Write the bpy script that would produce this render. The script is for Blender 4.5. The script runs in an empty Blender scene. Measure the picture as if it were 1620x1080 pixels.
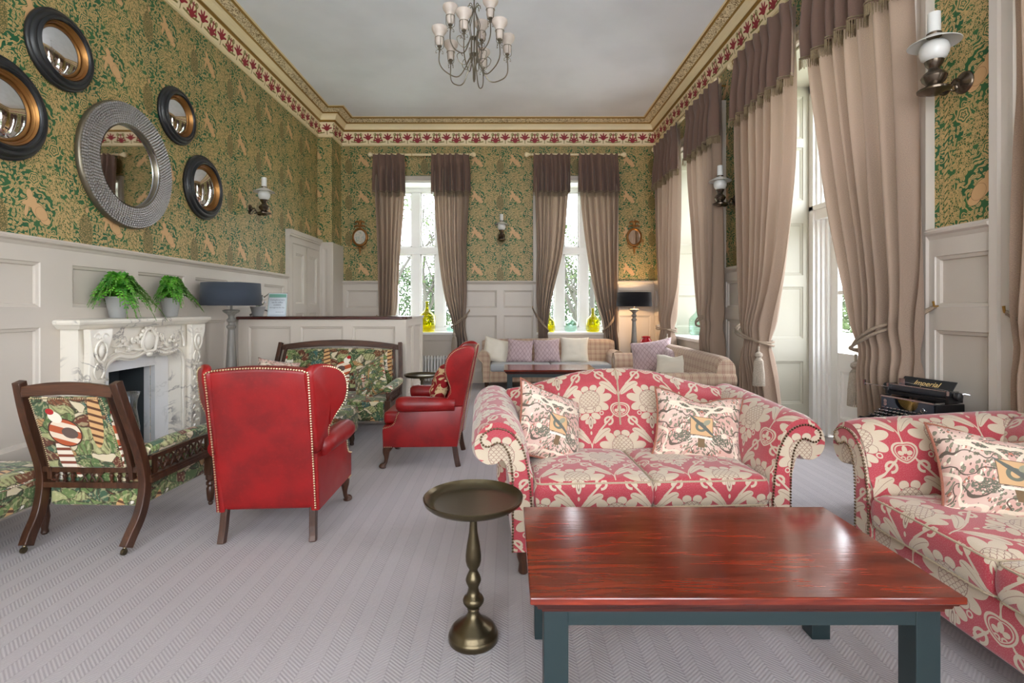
import bpy, math, random
from mathutils import Vector, Matrix, noise as mnoise
PI = math.pi
random.seed(7)
scene = bpy.context.scene
COL = scene.collection

# ---------------------------------------------------------------- camera, world, exposure
cam_d = bpy.data.cameras.new('camera'); cam = bpy.data.objects.new('camera', cam_d); COL.objects.link(cam)
cam.location = (0, 0, 1.3); cam.rotation_euler = (PI/2, 0, 0)
cam_d.lens = 18.0; cam_d.sensor_width = 36.0; cam_d.shift_x = 0.0037; cam_d.shift_y = -0.0327
cam_d.clip_start = 0.05; cam_d.clip_end = 300
scene.camera = cam
scene.view_settings.view_transform = 'Standard'; scene.view_settings.look = 'None'
scene.view_settings.gamma = 1; scene.view_settings.use_curve_mapping = False
scene.view_settings.exposure = 1.33
scene.cycles.max_bounces = 14; scene.cycles.diffuse_bounces = 12; scene.cycles.glossy_bounces = 5
scene.cycles.transparent_max_bounces = 16; scene.cycles.transmission_bounces = 8
scene.cycles.sample_clamp_indirect = 8; scene.cycles.caustics_reflective = False; scene.cycles.caustics_refractive = False

world = bpy.data.worlds.new('overcast_sky'); scene.world = world; world.use_nodes = True
wn = world.node_tree; wn.nodes.clear()
wo = wn.nodes.new('ShaderNodeOutputWorld'); wb = wn.nodes.new('ShaderNodeBackground')
wt = wn.nodes.new('ShaderNodeTexCoord'); ws = wn.nodes.new('ShaderNodeSeparateXYZ'); wr = wn.nodes.new('ShaderNodeValToRGB')
wn.links.new(wt.outputs['Generated'], ws.inputs[0]); wn.links.new(ws.outputs['Z'], wr.inputs[0])
wr.color_ramp.elements[0].position = 0.0; wr.color_ramp.elements[0].color = (0.93, 0.965, 1.03, 1)
wr.color_ramp.elements[1].position = 1.0; wr.color_ramp.elements[1].color = (0.88, 0.94, 1.04, 1)
wn.links.new(wr.outputs[0], wb.inputs[0]); wb.inputs[1].default_value = 5.6
wn.links.new(wb.outputs[0], wo.inputs[0])

def portal(name, loc, rot, sx, sy):
    l = bpy.data.lights.new(name, 'AREA'); l.shape = 'RECTANGLE'; l.size = sx; l.size_y = sy
    l.cycles.is_portal = True
    o = bpy.data.objects.new(name, l); COL.objects.link(o); o.location = loc; o.rotation_euler = rot
# light enters by the windows: back wall (facing -Y), right wall (facing -X), added unseen rear windows (facing +Y)
for cx in (-1.5, 1.17): portal('window_daylight', (cx, 9.5, 2.1), (-PI/2, 0, 0), 1.5, 2.8)
for y0, y1, z0 in ((6.3, 8.3, .8), (3.25, 5.35, .05), (0.5, 2.5, .05), (-2.2, -0.4, .05)):
    portal('window_daylight', (3.3, (y0+y1)/2, (z0+3.7)/2), (0, PI/2, 0), 3.7-z0, y1-y0)
for cx in (-2.05, -.3, 1.45): portal('window_daylight', (cx, -3.2, 2.1), (PI/2, 0, 0), 1.5, 3.2)


# ---------------------------------------------------------------- object helpers
def tag(o, label=None, cat=None, group=None, kind=None):
    if label: o['label'] = label
    if cat: o['category'] = cat
    if group: o['group'] = group
    if kind: o['kind'] = kind
    return o
def thing(name, label, cat, loc=(0, 0, 0), rz=0, group=None, rot=None):
    o = bpy.data.objects.new(name, None); COL.objects.link(o); o.empty_display_size = .1
    o.location = loc; o.rotation_euler = rot if rot else (0, 0, rz)
    return tag(o, label, cat, group)
def copy_tree(o, parent=None):
    c = o.copy(); COL.objects.link(c); c.parent = parent
    for ch in list(o.children): copy_tree(ch, c)
    return c

def lerp(a, b, t): return a + (b-a)*t
def clampf(x, a=0., b=1.): return max(a, min(b, x))
def smooth(t): t = clampf(t); return t*t*(3-2*t)
def catmull(pts, n=6):
    P = [Vector(p) for p in pts]; out = []
    for i in range(len(P)-1):
        p0 = P[i-1] if i else P[0]*2-P[1]; p1 = P[i]; p2 = P[i+1]; p3 = P[i+2] if i+2 < len(P) else P[-1]*2-P[-2]
        for k in range(n):
            t = k/n
            out.append(.5*((2*p1)+(p2-p0)*t+(2*p0-5*p1+4*p2-p3)*t*t+(3*p1-p0-3*p2+p3)*t**3))
    out.append(P[-1]); return out
def interp(keys, z):
    """keys sorted by first entry; linear between"""
    if z <= keys[0][0]: return keys[0][1:]
    for a, b in zip(keys, keys[1:]):
        if z <= b[0]:
            t = (z-a[0])/(b[0]-a[0]); return tuple(lerp(x, y, t) for x, y in zip(a[1:], b[1:]))
    return keys[-1][1:]

class MB:
    def __init__(s): s.v = []; s.f = []; s.uv = {}; s.mi = {}
    def add(s, verts, faces, uvs=None, mi=0):
        b = len(s.v); s.v += [tuple(v) for v in verts]
        for k, f in enumerate(faces):
            if uvs: s.uv[len(s.f)] = uvs[k]
            if mi: s.mi[len(s.f)] = mi
            s.f.append([b+i for i in f])
        return s
    def merge(s, o, mat=None, mi=None):
        b = len(s.v); s.v += [tuple(mat @ Vector(v)) if mat else v for v in o.v]
        for k, f in enumerate(o.f):
            if k in o.uv: s.uv[len(s.f)] = o.uv[k]
            if mi or k in o.mi: s.mi[len(s.f)] = mi or o.mi[k]
            s.f.append([b+i for i in f])
        return s
    def box(s, x0, x1, y0, y1, z0, z1, mi=0):
        v = [(x, y, z) for x in (x0, x1) for y in (y0, y1) for z in (z0, z1)]
        return s.add(v, [(0, 1, 3, 2), (4, 6, 7, 5), (0, 4, 5, 1), (2, 3, 7, 6), (0, 2, 6, 4), (1, 5, 7, 3)], mi=mi)
    def lathe(s, prof, c=(0, 0, 0), seg=24, axis='z', mi=0, closed=False):
        n = len(prof); vs = []
        for i in range(seg):
            a = 2*PI*i/seg; ca, sa = math.cos(a), math.sin(a)
            for r, z in prof:
                p = (r*ca, r*sa, z)
                if axis == 'x': p = (z, r*ca, r*sa)
                elif axis == 'y': p = (r*sa, z, r*ca)
                vs.append((p[0]+c[0], p[1]+c[1], p[2]+c[2]))
        fs = []
        for i in range(seg):
            j = (i+1) % seg
            for k in range(n-1): fs.append((i*n+k, j*n+k, j*n+k+1, i*n+k+1))
            if closed: fs.append((i*n+n-1, j*n+n-1, j*n, i*n))
        if not closed:
            if prof[0][0] > 1e-5: fs.append([((seg-1-i)*n) for i in range(seg)])
            if prof[-1][0] > 1e-5: fs.append([i*n+n-1 for i in range(seg)])
        return s.add(vs, fs, mi=mi)
    def tube(s, pts, rad, seg=8, cap=True, asp=(1, 1), up=None, twist=0, mi=0, loop=False):
        P = [Vector(p) for p in pts]; n = len(P)
        R = rad if isinstance(rad, (list, tuple)) else [rad]*n
        vs = []; fs = []; prev = None
        for i in range(n):
            if loop: t = (P[(i+1) % n]-P[i-1])
            else: t = (P[min(i+1, n-1)]-P[max(i-1, 0)])
            if t.length < 1e-9: t = Vector((0, 0, 1))
            t.normalize()
            if up is not None: a = Vector(up)
            elif prev is not None: a = prev
            else: a = Vector((0, 0, 1)) if abs(t.z) < .9 else Vector((1, 0, 0))
            b = t.cross(a)
            if b.length < 1e-6: b = t.cross(Vector((1, .01, 0)))
            b.normalize(); a2 = b.cross(t); a2.normalize(); prev = a2
            for k in range(seg):
                an = 2*PI*k/seg+twist
                q = P[i]+a2*(math.cos(an)*R[i]*asp[0])+b*(math.sin(an)*R[i]*asp[1]); vs.append(q)
        m = n if loop else n-1
        for i in range(m):
            j = (i+1) % n
            for k in range(seg):
                l = (k+1) % seg; fs.append((i*seg+k, i*seg+l, j*seg+l, j*seg+k))
        if cap and not loop: fs.append(list(range(seg))[::-1]); fs.append([(n-1)*seg+k for k in range(seg)])
        return s.add(vs, fs, mi=mi)
    def bar(s, pts, w, d, up=(1, 0, 0)):
        """rectangular section sweep; w along up, d across"""
        n = len(pts); W = w if isinstance(w, (list, tuple)) else [w]*n; D = d if isinstance(d, (list, tuple)) else [d]*n
        P = [Vector(p) for p in pts]; vs = []; fs = []
        for i in range(n):
            t = (P[min(i+1, n-1)]-P[max(i-1, 0)]).normalized(); a = Vector(up); b = t.cross(a).normalized(); a = b.cross(t).normalized()
            for sa, sb in ((-1, -1), (1, -1), (1, 1), (-1, 1)): vs.append(P[i]+a*(sa*W[i]/2)+b*(sb*D[i]/2))
        for i in range(n-1):
            for k in range(4):
                l = (k+1) % 4; fs.append((i*4+k, i*4+l, i*4+4+l, i*4+4+k))
        fs.append((3, 2, 1, 0)); fs.append(tuple(n*4-4+k for k in range(4)))
        return s.add(vs, fs)
    def grid(s, fn, nu, nv, uvfn=None, closeu=False, mi=0):
        vs = [fn(i/nu, j/nv) for i in range(nu+1) for j in range(nv+1)]
        fs = []; uvs = []
        for i in range(nu):
            for j in range(nv):
                a = i*(nv+1)+j; fs.append((a, a+nv+1, a+nv+2, a+1))
                if uvfn: uvs.append([uvfn(i/nu, j/nv), uvfn((i+1)/nu, j/nv), uvfn((i+1)/nu, (j+1)/nv), uvfn(i/nu, (j+1)/nv)])
        return s.add(vs, fs, uvs if uvfn else None, mi=mi)
    def prism(s, poly, a0, a1, plane='xz', mi=0, cap=True):
        """poly in the plane, extruded along the third axis from a0 to a1"""
        def m3(p, a):
            if plane == 'xz': return (p[0], a, p[1])
            if plane == 'yz': return (a, p[0], p[1])
            return (p[0], p[1], a)
        n = len(poly); vs = [m3(p, a0) for p in poly]+[m3(p, a1) for p in poly]
        fs = [(i, (i+1) % n, n+(i+1) % n, n+i) for i in range(n)]
        if cap: fs += [list(range(n))[::-1], [n+i for i in range(n)]]
        return s.add(vs, fs, mi=mi)
    def sphere(s, c, r, nu=10, nv=7, sc=(1, 1, 1), mi=0):
        vs = []; fs = []
        for j in range(nv+1):
            ph = PI*j/nv
            for i in range(nu):
                a = 2*PI*i/nu; vs.append((c[0]+r*sc[0]*math.sin(ph)*math.cos(a), c[1]+r*sc[1]*math.sin(ph)*math.sin(a), c[2]+r*sc[2]*math.cos(ph)))
        for j in range(nv):
            for i in range(nu):
                k = (i+1) % nu; fs.append((j*nu+i, j*nu+nu+i, j*nu+nu+k, j*nu+k))
        return s.add(vs, fs, mi=mi)
    def rbox(s, c, h, r, n=8, fn=None, mi=0):
        """rounded box, centre c, half sizes h, edge radius r, optional fn(p)->p displacement (local)"""
        def ts(hh):
            core = hh-r
            e = [hh-r*(math.cos(k*PI/8)) for k in (0,)]
            a = [-hh, -hh+.25*r, -hh+.6*r]
            m = [lerp(-core, core, k/n) for k in range(n+1)]
            return a+m+[-x for x in a[::-1]]
        hx, hy, hz = h
        for ax in range(3):
            o = [0, 1, 2]; o.remove(ax); u, w = o
            U = ts(h[u]); W = ts(h[w])
            for sg in (-1, 1):
                vs = []
                for a in U:
                    for b in W:
                        p = [0, 0, 0]; p[ax] = sg*h[ax]; p[u] = a; p[w] = b
                        q = [clampf(p[k], -(h[k]-r), h[k]-r) for k in range(3)]
                        d = Vector([p[k]-q[k] for k in range(3)]); d = d.normalized()*r if d.length > 0 else d
                        P = Vector(q)+d
                        if fn: P = fn(P)
                        vs.append(P+Vector(c))
                nb = len(W); fs = []
                for i in range(len(U)-1):
                    for j in range(nb-1):
                        f = [i*nb+j, (i+1)*nb+j, (i+1)*nb+j+1, i*nb+j+1]
                        flip = (sg < 0) ^ (ax == 1)
                        fs.append(f[::-1] if flip else f)
                s.add(vs, fs, mi=mi)
        return s
    def frame(s, P, rect_out, rect_in, d_out, d_in):
        """mitred sloping frame between two rectangles on plane map P(u,z,d)"""
        (a0, a1, b0, b1), (c0, c1, e0, e1) = rect_out, rect_in
        o = [P(a0, b0, d_out), P(a1, b0, d_out), P(a1, b1, d_out), P(a0, b1, d_out)]
        i = [P(c0, e0, d_in), P(c1, e0, d_in), P(c1, e1, d_in), P(c0, e1, d_in)]
        return s.add(o+i, [(k, (k+1) % 4, 4+(k+1) % 4, 4+k) for k in range(4)])
    def build(s, name, mat, parent=None, smooth_=True, bevel=0, solid=0, subsurf=0, weld=0, fixn=True, angle=40):
        me = bpy.data.meshes.new(name); me.from_pydata(s.v, [], s.f)
        mats = mat if isinstance(mat, (list, tuple)) else [mat]
        for m in mats: me.materials.append(m)
        uvl = me.uv_layers.new(name='UVMap')
        buf = [0.]*(2*len(me.loops))
        for fi, p in enumerate(me.polygons):
            given = s.uv.get(fi)
            if given:
                for k, li in enumerate(p.loop_indices): buf[2*li] = given[k][0]; buf[2*li+1] = given[k][1]
            else:
                n = p.normal; ax = max(range(3), key=lambda k: abs(n[k]))
                for li in p.loop_indices:
                    c = me.vertices[me.loops[li].vertex_index].co
                    u, v = ((c.y, c.z), (c.x, c.z), (c.x, c.y))[ax]; buf[2*li] = u; buf[2*li+1] = v
            if fi in s.mi: p.material_index = s.mi[fi]
        uvl.data.foreach_set('uv', buf)
        if weld or fixn:
            import bmesh
            bm = bmesh.new(); bm.from_mesh(me)
            if weld: bmesh.ops.remove_doubles(bm, verts=bm.verts, dist=weld)
            if fixn: bmesh.ops.recalc_face_normals(bm, faces=bm.faces)
            bm.to_mesh(me); bm.free()
        if smooth_:
            me.polygons.foreach_set('use_smooth', [True]*len(me.polygons))
            try: me.set_sharp_from_angle(angle=math.radians(angle))
            except Exception: pass
        me.update()
        o = bpy.data.objects.new(name, me); COL.objects.link(o)
        if parent: o.parent = parent
        if subsurf: m = o.modifiers.new('sub', 'SUBSURF'); m.levels = subsurf; m.render_levels = subsurf
        if solid: m = o.modifiers.new('solid', 'SOLIDIFY'); m.thickness = solid; m.offset = 0
        if bevel:
            m = o.modifiers.new('bevel', 'BEVEL'); m.width = bevel; m.segments = 2; m.limit_method = 'ANGLE'; m.angle_limit = math.radians(35)
        return o

def struct(o): o['kind'] = 'structure'; return o
def nails(m, pts, r=.006, sp=.018, out=(0, 0, 0)):
    P = [Vector(p) for p in pts]; acc = 0.
    for a, b in zip(P, P[1:]):
        L = (b-a).length; t = acc
        while t < L:
            q = a.lerp(b, t/L)+Vector(out); m.sphere(q, r, 6, 4); t += sp
        acc = t-L
    return m
# ---------------------------------------------------------------- materials
def lin(c):
    def f(x): x /= 255.; return x/12.92 if x <= .04045 else ((x+.055)/1.055)**2.4
    return (f(c[0]), f(c[1]), f(c[2]), 1.)
class E:
    def __init__(s, g, k): s.g = g; s.k = k
    def _(s, op, *a, clamp=False):
        n = s.g.nt.nodes.new('ShaderNodeMath'); n.operation = op; n.use_clamp = clamp
        for i, x in enumerate((s,)+a): s.g.put(n.inputs[i], x)
        return E(s.g, n.outputs[0])
    def __add__(s, o): return s._('ADD', o)
    __radd__ = __add__
    def __sub__(s, o): return s._('SUBTRACT', o)
    def __rsub__(s, o): return (s*-1)+o
    def __mul__(s, o): return s._('MULTIPLY', o)
    __rmul__ = __mul__
    def __truediv__(s, o): return s._('DIVIDE', o)
    def ma(s, b, c): return s._('MULTIPLY_ADD', b, c)
    def abs(s): return s._('ABSOLUTE')
    def min(s, o): return s._('MINIMUM', o)
    def max(s, o): return s._('MAXIMUM', o)
    def lt(s, o): return s._('LESS_THAN', o)
    def gt(s, o): return s._('GREATER_THAN', o)
    def fl(s): return s._('FLOOR')
    def fr(s): return s._('FRACT')
    def sin(s): return s._('SINE')
    def cos(s): return s._('COSINE')
    def sq(s): return s._('SQRT')
    def pw(s, o): return s._('POWER', o)
    def cl(s): return s._('ADD', 0., clamp=True)
    def pp(s, o): return s._('PINGPONG', o)
    def cell(s, w): return s._('WRAP', w/2, -w/2)     # centred repeat
    def ss(s, a, b):
        n = s.g.nt.nodes.new('ShaderNodeMapRange'); n.interpolation_type = 'SMOOTHSTEP'
        s.g.put(n.inputs[0], s); n.inputs[1].default_value = a; n.inputs[2].default_value = b
        return E(s.g, n.outputs[0])
class G:
    def __init__(s, name):
        s.m = bpy.data.materials.new(name); s.m.use_nodes = True; s.nt = s.m.node_tree; s.nt.nodes.clear()
        s.out = s.nt.nodes.new('ShaderNodeOutputMaterial'); s.b = s.nt.nodes.new('ShaderNodeBsdfPrincipled')
        s.nt.links.new(s.b.outputs[0], s.out.inputs[0])
    def put(s, inp, x):
        if isinstance(x, E): s.nt.links.new(x.k, inp)
        elif isinstance(x, tuple) and len(x) == 3: inp.default_value = lin(x)
        else: inp.default_value = x
    def uv(s):
        n = s.nt.nodes.new('ShaderNodeUVMap'); n.uv_map = 'UVMap'; s.vec = E(s, n.outputs[0])
        q = s.nt.nodes.new('ShaderNodeSeparateXYZ'); s.put(q.inputs[0], s.vec)
        return E(s, q.outputs[0]), E(s, q.outputs[1])
    def obj(s):
        n = s.nt.nodes.new('ShaderNodeTexCoord'); return E(s, n.outputs['Object'])
    def xyz(s, v):
        q = s.nt.nodes.new('ShaderNodeSeparateXYZ'); s.put(q.inputs[0], v); return [E(s, o) for o in q.outputs]
    def comb(s, x, y, z=0.):
        n = s.nt.nodes.new('ShaderNodeCombineXYZ'); s.put(n.inputs[0], x); s.put(n.inputs[1], y); s.put(n.inputs[2], z); return E(s, n.outputs[0])
    def noise(s, v, scale, detail=2., rough=.5, dist=0.):
        n = s.nt.nodes.new('ShaderNodeTexNoise'); s.put(n.inputs['Vector'], v); n.inputs['Scale'].default_value = scale
        n.inputs['Detail'].default_value = detail; n.inputs['Roughness'].default_value = rough; n.inputs['Distortion'].default_value = dist
        s.lastcol = E(s, n.outputs['Color']); return E(s, n.outputs['Fac'])
    def vor(s, v, scale, feature='F1', rnd=1.):
        n = s.nt.nodes.new('ShaderNodeTexVoronoi'); n.feature = feature; s.put(n.inputs['Vector'], v)
        n.inputs['Scale'].default_value = scale; n.inputs['Randomness'].default_value = rnd
        if feature == 'F1': s.lastcol = E(s, n.outputs['Color']); s.lastpos = E(s, n.outputs['Position'])
        return E(s, n.outputs['Distance'])
    def mix(s, f, a, b):
        n = s.nt.nodes.new('ShaderNodeMix'); n.data_type = 'RGBA'
        s.put(n.inputs[0], f); s.put(n.inputs[6], a); s.put(n.inputs[7], b); return E(s, n.outputs[2])
    def ramp(s, f, stops, const=False):
        n = s.nt.nodes.new('ShaderNodeValToRGB'); s.put(n.inputs[0], f); cr = n.color_ramp
        if const: cr.interpolation = 'CONSTANT'
        while len(cr.elements) < len(stops): cr.elements.new(.5)
        for e, (p, c) in zip(cr.elements, stops): e.position = p; e.color = lin(c)
        return E(s, n.outputs[0])
    def ell(s, x, y, cx, cy, a, b, ang=0.):
        c, t = math.cos(math.radians(ang)), math.sin(math.radians(ang))
        X = x.ma(c/a, y.ma(t/a, -(cx*c+cy*t)/a)); Y = x.ma(-t/b, y.ma(c/b, -(-cx*t+cy*c)/b))
        return X.ma(X, Y*Y)
    def bump(s, h, strength=.3, dist=.01):
        n = s.nt.nodes.new('ShaderNodeBump'); n.inputs['Strength'].default_value = strength; n.inputs['Distance'].default_value = dist
        s.put(n.inputs['Height'], h); s.nt.links.new(n.outputs[0], s.b.inputs['Normal'])
    def fin(s, color=None, rough=.6, metal=0., **kw):
        if color is not None: s.put(s.b.inputs['Base Color'], color)
        s.put(s.b.inputs['Roughness'], rough); s.put(s.b.inputs['Metallic'], metal)
        for k, v in kw.items(): s.put(s.b.inputs[k.replace('_', ' ')], v)
        return s.m
MC = {}
def plain(name, col, rough=.5, metal=0., bumpscale=0, bstr=.1, **kw):
    if name in MC: return MC[name]
    g = G(name)
    c = col
    v = g.obj()
    n = g.noise(v, 1.3, 3)
    c = g.mix(n.ss(.35, .7), col, tuple(max(0, int(x*.97)) for x in col))
    if bumpscale: g.bump(g.noise(v, bumpscale, 3), bstr, .004)
    MC[name] = g.fin(c, rough, metal, **kw); return MC[name]

def weave(g, u, v, s=900.):
    return ((u*s).sin()*(v*s).sin())

# --- red and cream damask
def damask(name, red=(166, 46, 60), cream=(190, 173, 150), dark=(104, 52, 52)):
    g = G(name); u, v = g.uv(); W, H = .37, .58
    masks = []; lines = []
    for ox, oy in ((0., 0.), (W/2, H/2)):
        x = (u+ox).cell(W).abs(); y = (v+oy).cell(H)
        body = g.ell(x, y, 0, .012, .062, .062)
        q = [g.ell(x, y, .092, .016, .048, .025, 14), g.ell(x, y, .080, -.036, .038, .024, -24), g.ell(x, y, .070, .062, .034, .025, 46),
             g.ell(x, y, .026, .084, .024, .020, 0), g.ell(x, y, 0, -.052, .034, .022), g.ell(x, y, .044, -.05, .026, .022),
             g.ell(x, y, .034, -.094, .030, .019, -28), g.ell(x, y, 0, -.132, .015, .042), g.ell(x, y, .018, -.125, .014, .018, 35),
             g.ell(x, y, 0, -.196, .006, .011)]
        # curling long leaf: thick middle, pointed ends, following a bow
        lx = x-.066; ly = y+.205+(lx*lx)*5.; leaf = g.ell(lx, ly, 0, 0, .066, .0185, 38)
        allq = body
        for a in q: allq = allq.min(a)
        allq = allq.min(leaf)
        rs = g.ell(x, y, .112, -.128, .030, .028); ring = (rs.sq()-.80).abs().lt(.21)*(1.-((x.lt(.108))*(y.lt(-.128))))
        dot = g.ell(x, y, .092, -.136, .010, .010)
        r3 = g.ell(x, y, .070, -.078, .0135, .0135); ring3 = (r3.sq()-.78).abs().lt(.24)
        ro = g.ell(x, y-x*.25, 0, .222, .060, .046).sq()
        on1 = (ro-.93).abs().lt(.08); on2 = (ro-.72).abs().lt(.045)
        fl = g.ell(x, y, 0, .236, .012, .018).min(g.ell(x, y, .02, .222, .014, .010, 20)); sp = g.ell(x, y, .014, .198, .013, .011).sq(); fls = (sp-.75).abs().lt(.25)
        m = allq.lt(1.).max(ring).max(dot.lt(1.)).max(ring3).max(on1).max(on2).max(fl.lt(1.)).max(fls*ro.lt(.66))
        b = (y*(2*PI/H)).cos().ma(W/4, W/4)
        wd = (y.abs()*-.035)+.0115
        m = m.max(((x-b).abs().lt(wd.max(.003)))*(ro.gt(1.))*(y.abs().gt(.10)))
        # drawn lines: fish scales on the flower head, petal outlines, leaf veins
        sx = x.cell(.0245); row = (y/.0125).fl(); sy = y-row*.0125; sh = (row*.5).fr()*.0245
        sx = (x+sh).cell(.0245); sc = ((sx*sx+sy*sy).sq()-.0122).abs().lt(.0011)
        ln = sc*body.lt(.96)*(y.gt(-.03))
        ln = ln.max((body.sq()-1.).abs().lt(.022)*x.lt(.07))
        for a in (q[4], q[5], q[3], q[7]): ln = ln.max((a.sq()-1.).abs().lt(.05))
        ln = ln.max((g.ell(x, y, 0, -.132, .0055, .022).sq()-1.).abs().lt(.25)).max((ly-lx*.78).abs().lt(.0012)*leaf.lt(.8))
        masks.append(m); lines.append(ln*m)
    M = masks[0].max(masks[1]); L = lines[0].max(lines[1])
    nz = g.noise(g.comb(u*1., v*1.), 300, 1)
    c = g.mix(M, red, cream); c = g.mix(L*.8, c, dark); c = g.mix(nz.ss(.45, .75)*.14, c, (235, 225, 210))
    g.bump(M.ma(.5, nz*.5), .25, .0015)
    return g.fin(c, .62, Sheen_Weight=.35, Specular_IOR_Level=.35)

# --- green wallpaper with tan figures and foliage
def wallpaper(name='wallpaper', gain=1.):
    g = G(name); u, v = g.uv(); W, H = .66, .63
    x = (u-.08).cell(W); y = (v-.07).cell(H)
    g.noise(g.comb(x, y, 0.), 11., 1.); wx, wy, wz = g.xyz(g.lastcol)
    big = g.noise(g.comb(x, y, 3.), 4.2, 1.)
    # curling stems
    n1 = g.noise(g.comb(x+wy*.06, y+wx*.06, 7.), 8.5, .5)
    vine = (n1-.5).abs().lt(.014).max((n1-.6).abs().lt(.010)).max((n1-.4).abs().lt(.010))
    # leaves: pointed ovals turned every way, each with a drawn vein
    def leaves(ox, sc, la, lb, thr=.34):
        qx = x+(wx-.5)*.02+ox; qy = y+(wy-.5)*.02+ox
        n = g.nt.nodes.new('ShaderNodeTexVoronoi'); n.voronoi_dimensions = '2D'; n.inputs['Scale'].default_value = sc; n.inputs['Randomness'].default_value = .8
        g.put(n.inputs['Vector'], g.comb(qx, qy, 0.)); pos = g.xyz(E(g, n.outputs['Position'])); col = g.xyz(E(g, n.outputs['Color']))
        dx = qx-pos[0]; dy = qy-pos[1]; th = col[0]*6.283; c_ = th.cos(); s_ = th.sin()
        X = dx*c_+dy*s_; Y = (dy*c_-dx*s_).abs(); k = X/la
        lf = Y.lt((1.-k*k)*lb)*col[1].gt(thr); vn = Y.lt(.0010)*lf*X.gt(-la*.5)
        ot = Y.lt((1.-k*k)*lb+.0022)*(X.abs().lt(la*1.1))*col[1].gt(thr)
        return lf, vn, ot
    l1, v1, o1 = leaves(0., 37., .0165, .0085); l2, v2, o2 = leaves(.317, 41., .0150, .0070, .6)
    leaf = (l2*(1.-v2)*(1.-o1)).max(l1*(1.-v1)); vein = v1
    # fine filigree that fills the denser places
    fe = g.vor(g.comb(x*1.1+wx*.02, y+wy*.02, 5.), 70., 'DISTANCE_TO_EDGE'); fil = (fe.lt(.10))
    dense = big.gt(.585)
    # roses in rings of petals
    def rose(cx, cy, r, k):
        dx = x-cx; dy = y-cy; rr = (dx*dx+dy*dy).sq(); th = dy._('ARCTAN2', dx)
        return rr.lt(r), (rr*k+(th*5.).sin()*1.3).sin().gt(-.25)
    rs = [rose(.17, -.20, .05, 330.), rose(-.24, .22, .045, 350.), rose(-.05, -.25, .042, 360.), rose(.02, .2, .04, 380.)]
    RM = rs[0][0]*rs[0][1]; RA = rs[0][0]
    for a_, b_ in rs[1:]: RM = RM.max(a_*b_); RA = RA.max(a_)
    # twisted columns
    cx = (x-.285).abs(); colm = cx.lt(.010); colt = ((y*170.)+x*160.).sin().gt(-.55)
    M = (vine*(1.-o1)).max(leaf); M = M*(1.-dense)+dense*(fil.max(l1*(1.-v1)))
    M = M*(1.-RA)+RM; M = M.min(1.)*(1.-colm)+colm*colt
    # reclining figure with a head, pale and nearly plain
    fx = x-.05; fy = y-.02
    f = g.ell(fx, fy, .012, -.035, .072, .043, -42).min(g.ell(fx, fy, -.062, .072, .022, .032, 8)).min(g.ell(fx, fy, -.045, .022, .034, .040, -35))
    f = f.min(g.ell(fx, fy, -.082, -.035, .014, .045, -10)).min(g.ell(fx, fy, .055, -.085, .040, .028, -18)).min(g.ell(fx, fy, -.085, .012, .030, .014, 20))
    F = f.lt(1.); Fo = f.lt(1.12); Fl = (g.ell(fx, fy, .028, -.045, .050, .040, -42)-1.).abs().lt(.05)
    # robed figure covered in scrollwork
    h = g.ell(x, y, -.22, -.09, .062, .13, 4).min(g.ell(x, y, -.215, .075, .022, .030)); Hm = h.lt(1.); face = g.ell(x, y, -.21, .07, .015, .022).lt(1.)
    hm = g.vor(g.comb(x*1.2, y, 9.), 78., 'DISTANCE_TO_EDGE').lt(.16)
    green = g.mix(big.ss(.35, .65), (18, 84, 50), (52, 98, 52)); tan = (186, 156, 104)
    green = g.mix(dense*.6, green, (72, 84, 40))
    c = g.mix(M, green, tan)
    c = g.mix(Hm*.95, c, g.mix(hm, (172, 142, 94), (84, 84, 42)))
    c = g.mix(face, c, (190, 152, 108))
    c = g.mix(Fo, c, (70, 72, 36)); c = g.mix(F, c, (200, 160, 114)); c = g.mix(Fl*F, c, (146, 110, 70))
    rough = M.ma(-.10, .55)
    return g.fin(c, rough, Specular_IOR_Level=.45)

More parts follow.
